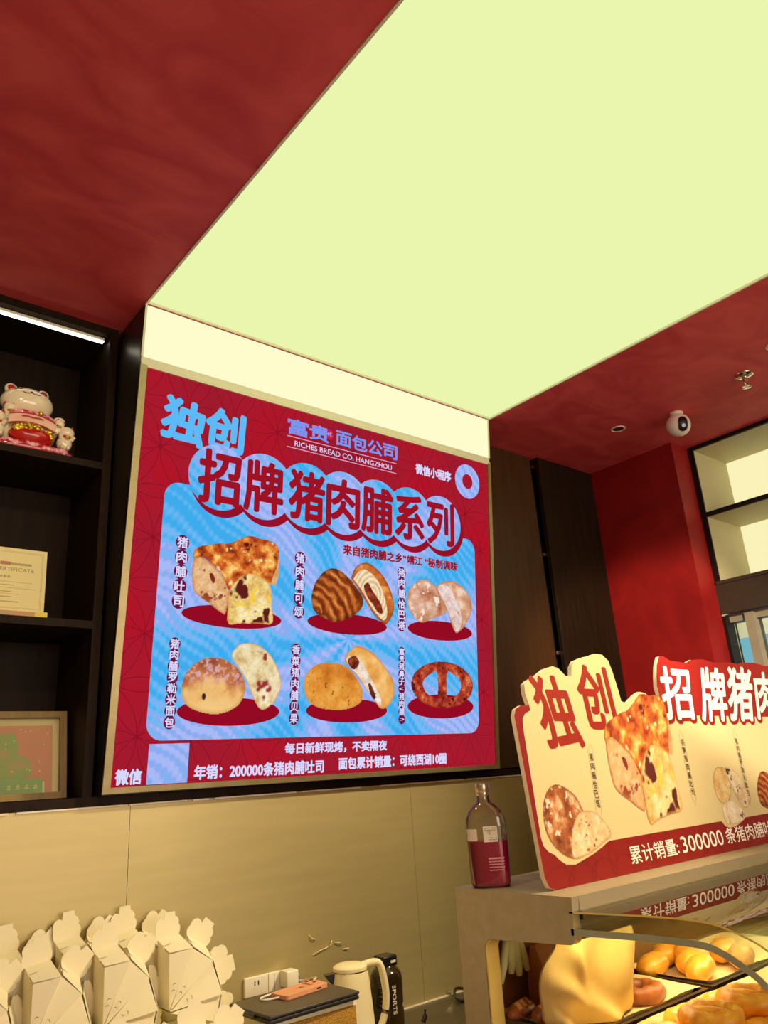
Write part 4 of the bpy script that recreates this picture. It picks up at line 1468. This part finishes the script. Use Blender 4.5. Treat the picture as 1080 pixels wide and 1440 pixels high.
t = thing('wall_socket', 'cream double wall socket on the steel splashback behind the laptop', 'socket', (.540, -.0005, .938))
mb = MB().rbox(-.080, -.010, -.026, .046, 0.0, .026, .003)
mb.build('plate', white_plastic, t)
mb = MB().box(-.0008, -.0108, -.025, .0008, -.0098, .025).box(.020, -.0108, -.025, .0212, -.0098, .025)
mb.build('plate_joint', grey_line, t)
for sx in (-.046, -.034):
    MB().box(sx - .0015, -.0108, .002, sx + .0015, -.0098, .014).build('slot', black_plastic, t)
t = thing('phone_charger', 'white plug charger pushed into the socket with a white cable', 'charger', (.598, -.012, .944))
MB().rbox(-.020, -.042, -.022, .022, 0.0, .022, .004).build('plug_body', white_plastic, t)
MB().box(.0225, -.036, -.020, .028, -.020, .004).build('usb_plug', black_plastic, t)
cab = spl([(.0265, -.030, -.010), (.030, -.060, -.006), (.010, -.130, .012), (-.040, -.225, .034), (-.10, -.268, .0382), (-.19, -.278, .0382), (-.255, -.292, .0382), (-.262, -.318, .0382), (-.235, -.330, .0388), (-.2255, -.331, .0398)], 6)
MB().tube(cab, .0021, 0, 8).build('cable', white_plastic, t)

t = thing('electric_kettle', 'cream electric kettle with a large handle beside the laptop', 'kettle', (.700, -.205, .7602), (0, 0, -.35))
t.scale = (.9, .9, .985)
MB().lathe([(.078, 0), (.082, .004), (.082, .018), (.078, .020)], 0, 0, 0, 40).build('power_base', cream_plastic, t)
MB().lathe([(.076, .021), (.077, .024), (.0745, .06), (.069, .12), (.0625, .18), (.0575, .208), (.0560, .212)], 0, 0, 0, 44).build('body', cream_plastic, t)
MB().lathe([(.0560, .2125), (.0565, .214), (.0550, .221), (.046, .2265), (.02, .2295), (.0, .23)], 0, 0, 0, 44).build('lid', cream_plastic, t)
MB().lathe([(.0572, .2095), (.0576, .2125), (.0565, .2130)], 0, 0, 0, 44).build('lid_rim', chrome, t)
h = spl([(.040, 0, .219), (.085, 0, .222), (.104, 0, .212), (.115, 0, .175), (.120, 0, .130), (.112, 0, .085), (.094, 0, .050), (.072, 0, .030)], 4)
mb = MB()
mb.M = Matrix.Diagonal((1, 1.25, 1, 1))
mb.tube(h, [.010 + .0015 * math.sin(PI * i / (len(h) - 1)) for i in range(len(h))], 0, 14)
mb.build('handle', cream_plastic, t)
mb = MB()
mb.prism([(-.052, .17), (-.052, .209), (-.086, .208), (-.078, .195)], -.015, .015, 0, axis='y')
mb.build('spout', black_plastic, t)

t = thing('sports_bottle', 'dark smoky sports bottle with black flip cap behind the kettle', 'bottle', (.918, -.10, .7602))
smoke = pmat('smoky_plastic', (44, 32, 12), .14, c2=(62, 46, 18), scale=5, trans=.15, coat=.5)
MB().lathe([(.046, 0), (.050, .004), (.051, .015), (.051, .050), (.048, .055), (.048, .062), (.051, .067), (.051, .130), (.049, .146), (.040, .160), (.030, .166), (.028, .170)], 0, 0, 0, 40).build('body', smoke, t)
cp = MB().rbox(-.030, -.027, .166, .030, .027, .199, .007).build('cap', black_plastic, t)
MB().box(.000, -.0285, .178, .020, -.0265, .185).build('latch', white_plastic, cp)
vs, fs = glyphs('SPORTS', .01)
bx = max(v[0] for v in vs)
mb = MB()
AV = math.radians(-122)
for k in range(1):
    out = []
    for a, b in vs:
        z = .122 - a / bx * .080
        s = (b - .35) * .018
        an = AV + s / .0515 + .35
        out.append((.0515 * math.cos(an), .0515 * math.sin(an), z))
    mb.add(out, fs)
mb.build('side_lettering', white_plastic, t)
mb = MB()
for k in range(9):
    an = AV - .35
    z = .020 + .012 * k
    for q in range(2 if k % 2 else 3):
        a1, a2 = an - .09 * q, an - .09 * q - .06
        mb.add([(.0514 * math.cos(a1), .0514 * math.sin(a1), z), (.0514 * math.cos(a2), .0514 * math.sin(a2), z), (.0514 * math.cos(a2), .0514 * math.sin(a2), z + .002), (.0514 * math.cos(a1), .0514 * math.sin(a1), z + .002)], [(0, 1, 2, 3)])
mb.build('volume_marks', pmat('faded_print', (170, 150, 100), .5, scale=20), t)

t = thing('black_strap', 'small black strap with a metal tip lying on the counter by the case', 'strap', (1.27, -.06, .7602))
MB().tube(spl([(.06, .03, .012), (.02, .035, .022), (-.02, .005, .016), (-.03, -.03, .005), (.01, -.05, .005), (.06, -.03, .008)], 5), .005, 0, 8).build('strap', black_plastic, t)
MB().tube([(-.03, .012, .018), (-.045, .02, .022)], .005, 0, 8).build('tip', chrome, t)
t = thing('black_spatula', 'black utensil handle sticking up at the bottom edge right of the sports bottle', 'utensil', (1.0, -.17, .7602))
MB().tube([(0, 0, .006), (.01, .0, .02), (.012, 0, .038)], [.008, .007, .005], 0, 10).build('handle', black_plastic, t)

# torn hook residue on the steel
t = thing('tape_residue', 'curled scraps of clear tape left on the steel above the kettle', 'tape', (.76, -.001, 1.0))
tape = pmat('yellowed_tape', (206, 186, 120), .25, c2=(220, 200, 140), scale=20)
for pts in ([(-.065, 0, .04), (-.055, -.006, .030), (-.040, -.002, .025)], [(-.052, 0, -.018), (-.03, -.008, -.008), (-.005, -.003, -.006), (.02, -.008, .004)], [(.0, 0, -.012), (.012, -.01, .006), (.018, -.004, .012)], [(.03, 0, .004), (.05, -.008, .002), (.058, -.002, -.004)], [(.066, 0, -.022), (.085, -.006, -.020)]):
    MB().tube(spl(pts, 4), .0017, 0, 6).build('tape_scrap', tape, t)

# ------------------------------------------------------------------ folded cake cartons fanned out on the counter
t = thing('carton_crate', 'low white cardboard box on the counter front edge under the nearest cartons', 'box', (-.1, -.53, .7602))
MB().rbox(-.30, -.055, 0, .33, .075, .084, .004).build('box_body', white_card, t)
MB().box(-.30, -.012, .0842, .33, .03, .0848).build('tape_strip', cream_plastic, t)
t = thing('carton_crate', 'white cardboard box on the counter under the fans of cartons', 'box', (-.3, -.155, .7602))
MB().rbox(-.75, -.135, 0, .64, .135, .148, .004).build('box_body', white_card, t)
MB().box(-.75, -.012, .1482, .64, .012, .1488).build('tape_strip', cream_plastic, t)


def carton(label, px, py, pz, a0, a1, R0, R1, depth, flap_h, group):
    t = thing('cake_carton', label, 'carton', (px, py, pz), (0, 0, 0), group)
    g = math.radians(.8)
    a0, a1 = math.radians(a0) - g, math.radians(a1) + g
    A = (R0 * math.cos(a0), R0 * math.sin(a0))
    B = (R1 * math.cos(a1), R1 * math.sin(a1))
    ux, uz = B[0] - A[0], B[1] - A[1]
    L_ = math.hypot(ux, uz)
    ux, uz = ux / L_, uz / L_
    nx_, nz_ = -uz, ux
    rise = .026
    P = lambda s, d, k=0.0: (A[0] + ux * s + nx_ * (k + rise * d / depth), d, A[1] + uz * s + nz_ * (k + rise * d / depth))
    am = (a0 + a1) / 2
    O_ = (.006 * math.cos(am), .006 * math.sin(am))
    st = .013
    Q = P(0, 0, -.0016)
    vs = [(O_[0], st * .3, O_[1]), (Q[0], st, Q[2]), P(L_, 0, -.0016), (O_[0], depth, O_[1]), P(0, depth, -.0016), P(L_, depth, -.0016)]
    MB().add(vs, [(0, 2, 1), (3, 4, 5), (0, 1, 4, 3), (0, 3, 5, 2), (1, 2, 5, 4)]).build('carton_body', white_card, t)
    # lid plate with its V slit
    pl = [(0, st), (L_, 0), (L_, depth), (0, depth), (0, depth * .62), (L_ * .42, depth * .62), (0, depth * .48)]
    tr = tessellate(pl)
    n = len(pl)
    mb = MB().add([P(s, d, 0) for s, d in pl], tr).add([P(s, d, -.0012) for s, d in pl], [q[::-1] for q in tr])
    mb.add([P(s, d, 0) for s, d in pl] + [P(s, d, -.0012) for s, d in pl], [(i, (i + 1) % n, n + (i + 1) % n, n + i) for i in range(n)])
    mb.build('lid', white_card, t)
    # scalloped tuck flap rising behind the lid
    fl = [(.02, -.02), (-.05, .08), (-.09, .20), (-.08, .32), (-.04, .40), (-.06, .50), (-.04, .62), (.02, .72), (.10, .78), (.20, .80), (.30, .78), (.36, .72),
          (.42, 1.0), (.90, .95), (.90, .76), (.97, .72), (1.04, .62), (1.06, .50), (1.02, .42), (1.07, .36), (1.10, .26), (1.07, .12), (1.0, -.02)]
    pf = [(P(s * L_, depth, h * flap_h)[0], P(s * L_, depth, h * flap_h)[2]) for s, h in fl]
    MB().prism(pf, depth + .0006, depth + .0018, 0, axis='y').build('tuck_flap', white_card, t)
    # little lock slits on the front
    mb = MB()
    for rr in (.050, .064):
        m0 = (rr * math.cos(am) - ux * .006, rr * math.sin(am) - uz * .006)
        mb.tube([(m0[0], -.0004, m0[1]), (m0[0] + ux * .004 + nx_ * .003, -.0006, m0[1] + uz * .004 + nz_ * .003), (m0[0] + ux * .008, -.0004, m0[1] + uz * .008)], .0007, 0, 5)
    mb.build('lock_slit', pmat('slit_shadow', (120, 90, 50), .7, scale=10) if 'slit_shadow' not in MATS else MATS['slit_shadow'], t)
    return t


fan_names = ['fan nearest the wall socket', 'fan second from the wall socket', 'fan third from the wall socket', 'fan at the left edge']
card_names = ['upright first of ', 'tilted second of ', 'leaning third of ', 'lowest lying one of ']
ANG = [(90, 65, .130, .150), (65, 38, .150, .156), (38, 5, .156, .150), (5, -20, .150, .140)]
for f, px in enumerate((.140, -.027, -.192, -.357)):
    for k, (a0, a1, r0, r1) in enumerate(ANG):
        near = f > 0 and k >= 1
        r1 = r1 * (.93 if near else 1)
        r0 = r0 * (.93 if f > 0 and k >= 2 else 1)
        carton('white cake carton, ' + card_names[k] + fan_names[f], px, -.2 + .0004 * k, .972 - (.004 if f > 1 else 0), a0, a1, r0, r1, .080 - .004 * k, .022 if f > 0 and k >= 2 else .060, 'folded white cake cartons')
for f, px in enumerate((.065, -.085, -.235, -.39)):
    for k, (a0, a1, r0, r1) in enumerate(ANG[:2]):
        carton('white carton by the wall, flap showing, ' + ['left one behind ', 'right one behind '][k] + fan_names[f], px, -.102 + .006 * k, .985 + (.008 if f % 2 else 0), a0 + 3, a1 + 3, r0, r1, .075, .066, 'folded white cake cartons')
for f, px in enumerate((.035, -.135)):
    for k, (a0, a1, r0, r1) in enumerate(ANG[:3]):
        carton('white cake carton low at the front, ' + ['upright', 'tilted', 'leaning'][k] + [' in the fan beside the golden speaker', ' in the fan left of the golden speaker'][f], px, -.56, .848, a0, a1, r0, r1, .075, .052, 'folded white cake cartons')

# ------------------------------------------------------------------ things on the left shelves
cat = thing('lucky_cat', 'white porcelain lucky cat with kittens on a red base, top shelf', 'figurine', (-.262, .055, 2.5))
china = pmat('white_porcelain', (236, 224, 186), .12, c2=(242, 231, 194), scale=5, coat=.8)
cred = pmat('red_glaze', (176, 22, 22), .15, c2=(196, 34, 30), scale=20, coat=.8)
cpink = pmat('pink_flower_glaze', (190, 40, 66), .2, c2=(244, 180, 186), scale=60, coat=.6, lo=.45, hi=.55)
cgold = pmat('gold_coins', (150, 110, 20), .25, .5, c2=(246, 226, 60), scale=70, lo=.42, hi=.56)
mb = MB()
mb.lathe([(.098, 0), (.104, .006), (.102, .018), (.092, .026), (.0, .026)], 0, 0, 0, 40, 0, 1.30, .55)
b_ = mb.build('base', cred, cat)
mb = MB()
random.seed(9)
for k in range(26):
    a = PI + PI * k / 25
    mb.ball((.130 * math.cos(a), .052 * math.sin(a), .010 + random.uniform(0, .010)), (.013, .008, .009), 0, 10, 6)
mb.build('flowers', cpink, b_)
MB().ball((0, 0, .082), (.088, .050, .076), 0, 32, 20).build('body', china, cat)
Rh = Matrix.Rotation(-.45, 3, 'X')
MB().ball((-.006, 0, .168), (.078, .052, .052), 0, 36, 22, Rh).build('head', china, cat)
for sx in (-1, 1):
    mb = MB()
    c = (-.006 + sx * .046, .012, .213)
    mb.ball(c, (.020, .012, .022), 0, 18, 12, Matrix.Rotation(sx * .5, 3, 'Y'))
    e = mb.build('ear', china, cat)
    MB().ball((c[0], c[1] - .006, c[2] + .001), (.0135, .0085, .0155), 0, 16, 10, Matrix.Rotation(sx * .5, 3, 'Y')).build('ear_inside', cred, e)
mb = MB()


def on_head(x, t):
    """point on the head, x sideways, t = angle up from the front"""
    p = Vector((x, -.0525 * math.cos(t) * math.sqrt(max(0, 1 - (x / .079) ** 2)), .0525 * math.sin(t) * math.sqrt(max(0, 1 - (x / .079) ** 2))))
    p = Rh @ p
    return (p.x - .006, p.y, p.z + .168)


for sx in (-1, 1):
    mb.tube([on_head(sx * x, t) for x, t in ((.0, -.04), (.006, -.13), (.016, -.14), (.026, -.06))], .0015, 0, 6)
    mb.tube([on_head(sx * x, t) for x, t in ((.026, .22), (.036, .32), (.046, .24))], .0017, 0, 6)
mb.ball(on_head(0, .01), (.0045, .0025, .0028), 0, 10, 6)
mb.build('face_lines', pmat('face_ink', (110, 70, 56), .4, scale=20), cat)
mb = MB()
pts = [(.070 * math.cos(a), -.004 + .044 * math.sin(a), .124 + .006 * math.sin(a)) for a in [PI + PI * i / 20 for i in range(21)]]
mb.tube(pts, .0095, 0, 10)
mb.build('collar', cpink, cat)
MB().ball((.024, -.050, .122), .0095, 0, 16, 10).build('bell', gold, cat)
# curved banner held across the belly
nb = 20
mb = MB()
vs, fs = [], []
for i in range(nb + 1):
    x = -.065 + .135 * i / nb
    zz = .098 - .30 * (x / .135) ** 2 * .18
    y = -.056 + .9 * x * x
    vs += [(x, y, zz - .014), (x, y, zz + .014), (x, y + .004, zz + .014), (x, y + .004, zz - .014)]
for i in range(nb):
    for a, b in ((0, 1), (1, 2), (2, 3), (3, 0)):
        fs.append((4 * i + a, 4 * i + b, 4 * i + 4 + b, 4 * i + 4 + a))
mb.add(vs, fs, 0, True)
bn = mb.build('banner', pmat('banner_pale', (240, 206, 176), .3, c2=(238, 184, 160), scale=20), cat)
mb = MB()
for s in (.0155, -.0155):
    mb.tube([(-.065 + .135 * i / nb, -.058 + .9 * (-.065 + .135 * i / nb) ** 2, .098 - .054 * ((-.065 + .135 * i / nb) / .135) ** 2 + s) for i in range(nb + 1)], .0022, 0, 6)
mb.tube([(-.03, -.0592, .100), (-.012, -.0602, .102), (.0, -.0602, .100), (.018, -.0600, .102), (.032, -.0590, .100)], .0018, 0, 6)
mb.build('banner_edge', cred, bn)
mb = MB().ball((.006, -.036, .046), (.066, .034, .030), 0, 28, 16)
mb.build('red_pouch', cred, cat)
random.seed(12)
mb = MB()
for k in range(34):
    a = random.uniform(-1, 1)
    mb.ball((.006 + .056 * a, -.054 - random.uniform(0, .014) * (1 - a * a), .070 + random.uniform(-.009, .009) - .016 * a * a), (.0085, .005, .0065), 0, 10, 6)
mb.build('gold_coins', cgold, cat)
mb = MB().tube([(.068, -.010, .075), (.088, -.014, .096), (.090, -.016, .116)], [.016, .016, .014], 0, 14)
mb.ball((.090, -.016, .124), (.019, .016, .016), 0, 16, 10)
mb.build('raised_paw', china, cat)


def kitten(x, y, z, s, lean):
    mb = MB()
    mb.M = Matrix.Translation((x, y, z)) @ Matrix.Rotation(lean, 4, 'Y')
    mb.ball((0, 0, .024 * s), (.021 * s, .018 * s, .026 * s), 0, 18, 12)
    mb.ball((0, -.004, .056 * s), (.022 * s, .018 * s, .019 * s), 0, 18, 12)
    for q in (-1, 1):
        mb.ball((q * .008 * s, -.016 * s, .006 * s), (.006 * s, .008 * s, .006 * s), 0, 10, 6)
        mb.tube([(q * .014 * s, -.010 * s, .034 * s), (q * .019 * s, -.018 * s, .046 * s)], .006 * s, 0, 8)
    k = mb.build('kitten', china, cat)
    mb = MB()
    mb.M = Matrix.Translation((x, y, z)) @ Matrix.Rotation(lean, 4, 'Y')
    for q in (-1, 1):
        mb.lathe([(.0075 * s, .066 * s), (.0055 * s, .073 * s), (.0, .082 * s)], q * .014 * s, -.002, 0, 10)
    mb.build('kitten_ears', cred, k)
    mb = MB()
    mb.M = Matrix.Translation((x, y, z)) @ Matrix.Rotation(lean, 4, 'Y')
    mb.lathe([(.017 * s, .037 * s), (.0195 * s, .040 * s), (.017 * s, .044 * s)], 0, -.002, 0, 16)
    mb.ball((0, -.022 * s, .036 * s), .0058 * s, 1, 10, 6)
    mb.build('kitten_collar', [cred, cgold], k)


kitten(.105, -.026, .024, 1.1, .10)
kitten(-.092, -.030, .026, 1.15, -.05)
kitten(-.055, -.030, .085, .8, -.15)
kitten(.074, -.028, .074, .7, .35)

t = thing('certificate_stand', 'pale certificate in a wooden slot stand on the middle shelf', 'certificate', (-.315, .050, 1.99))
mb = MB().box(-.165, -.016, 0, .118, .016, .020)
mb.build('wooden_base', pmat('pale_wood', (206, 160, 104), .5, c2=(210, 166, 110), scale=20, stretch=(.4, 4, 4)), t)
MB().box(.118, -.017, 0, .153, .017, .0215).build('yellow_end', pmat('yellow_end', (232, 214, 84), .45, scale=10), t)
mb = MB()
mb.M = Matrix.Translation((0, 0, .019)) @ Matrix.Rotation(-.06, 4, 'X')
mb.box(-.160, -.0035, 0, .146, .0035, .192)
cert_m = pmat('certificate_paper', (240, 228, 160), .35, c2=(244, 233, 168), scale=3)
cb = mb.build('certificate_board', cert_m, t)
ink = pmat('certificate_ink', (186, 172, 116), .5, scale=10)
mb = MB()
mb.M = Matrix.Translation((0, 0, .019)) @ Matrix.Rotation(-.06, 4, 'X') @ Matrix.Translation((0, -.0037, 0)) @ Matrix.Rotation(PI / 2, 4, 'X')
text(mb, 'CERTIFICATE', .004, .121, .112, .132, 0, 1, .01)
for (x0, x1, z, h) in ((-.08, .11, .088, .0012), (-.04, .06, .078, .002), (-.08, .12, .070, .0012), (-.06, .055, .058, .0025), (-.06, .075, .052, .0012), (-.045, .055, .042, .003), (-.06, .075, .028, .003), (-.045, .05, .101, .006)):
    if h > .0055:
        for q in range(9):
            a = x0 + (x1 - x0) * q / 9
            mb.flat([(a, z), (a + .008, z), (a + .008, z + h), (a, z + h)], 0)
    else:
        mb.flat([(x0, z), (x1, z), (x1, z + h), (x0, z + h)], 0)
for d in (.010, .013):
    a, b, c, e = -.160 + d, .146 - d, d, .192 - d
    w = .0008
    mb.flat([(a, c), (b, c), (b, c + w), (a, c + w)], 0).flat([(a, e - w), (b, e - w), (b, e), (a, e)], 0).flat([(b - w, c), (b, c), (b, e), (b - w, e)], 0)
mb.flat([(.018, .139), (.046, .139), (.046, .149), (.018, .149)], 0, 2).flat([(.046, .140), (.104, .140), (.104, .147), (.046, .147)], 0, 0)
mb.build('print', [ink, pmat('certificate_letter', (168, 148, 92), .5, scale=10), pmat('certificate_red', (190, 130, 96), .5, scale=10)], cb)

t = thing('framed_artwork', 'wood framed red and green award picture leaning on the bottom shelf', 'picture frame', (-.225, .098, 1.4962), (-.22, 0, -.03))
fw = pmat('brown_wood_frame', (132, 110, 56), .45, c2=(152, 126, 68), scale=16, stretch=(3, 3, .6))
mb = MB().box(-.17, -.010, 0, .17, .012, .018).box(-.17, -.010, .232, .17, .012, .25).box(-.17, -.010, .018, -.152, .012, .232).box(.152, -.010, .018, .17, .012, .232)
mb.build('frame', fw, t)
MB().box(-.152, .006, .018, .152, .010, .232).build('mount_board', pmat('mount_cream', (232, 196, 158), .5, scale=6), t)
art = pmat('award_print', (232, 128, 116), .5, c2=(236, 146, 126), scale=3)
mb = MB().box(-.142, .0045, .018, .134, .0060, .212)
ab = mb.build('print_sheet', art, t)
green = pmat('award_green', (164, 174, 102), .5, c2=(216, 156, 122), scale=26, lo=.42, hi=.7)
mb = MB()
mb.M = Matrix.Translation((0, .0042, 0)) @ Matrix.Rotation(PI / 2, 4, 'X')
mb.flat(smooth_poly([(-.14, .06), (-.14, .178), (-.06, .182), (-.02, .188), (.025, .190), (.035, .178), (.045, .15), (.038, .135), (.060, .122), (.078, .105), (.078, .085), (.070, .068), (.0, .055)], 3), 0)
mb.build('green_figure', green, ab)
mb = MB()
mb.M = Matrix.Translation((0, .0040, 0)) @ Matrix.Rotation(PI / 2, 4, 'X')
mb.flat([(-.02, .019), (.108, .019), (.106, .062), (-.02, .062)], 0)
mb.build('plaque', pmat('plaque_green', (158, 172, 118), .5, scale=8), ab)
mb = MB()
mb.M = Matrix.Translation((0, .0038, 0)) @ Matrix.Rotation(PI / 2, 4, 'X')
for k in range(4):
    x = .014 + .023 * k
    mb.flat([(x, .034), (x + .012, .034), (x + .012, .037), (x, .037)], 0).flat([(x + .002, .040), (x + .011, .040), (x + .011, .043), (x + .002, .043)], 0).flat([(x + .005, .033), (x + .008, .033), (x + .008, .047), (x + .005, .047)], 0)
random.seed(5)
for k in range(22):
    x, z = random.uniform(-.13, .125), random.uniform(.065, .205)
    mb.flat(ellipse(x, z, .002, .002, 8), 0)
mb.build('gold_specks', pmat('pale_gold', (240, 222, 150), .4, scale=8), ab)
MB().box(-.152, .0012, .018, .152, .0022, .232).build('glass', clear, t)
MB().box(.108, .0034, .019, .113, .0038, .052).build('white_tab', white_plastic, ab)
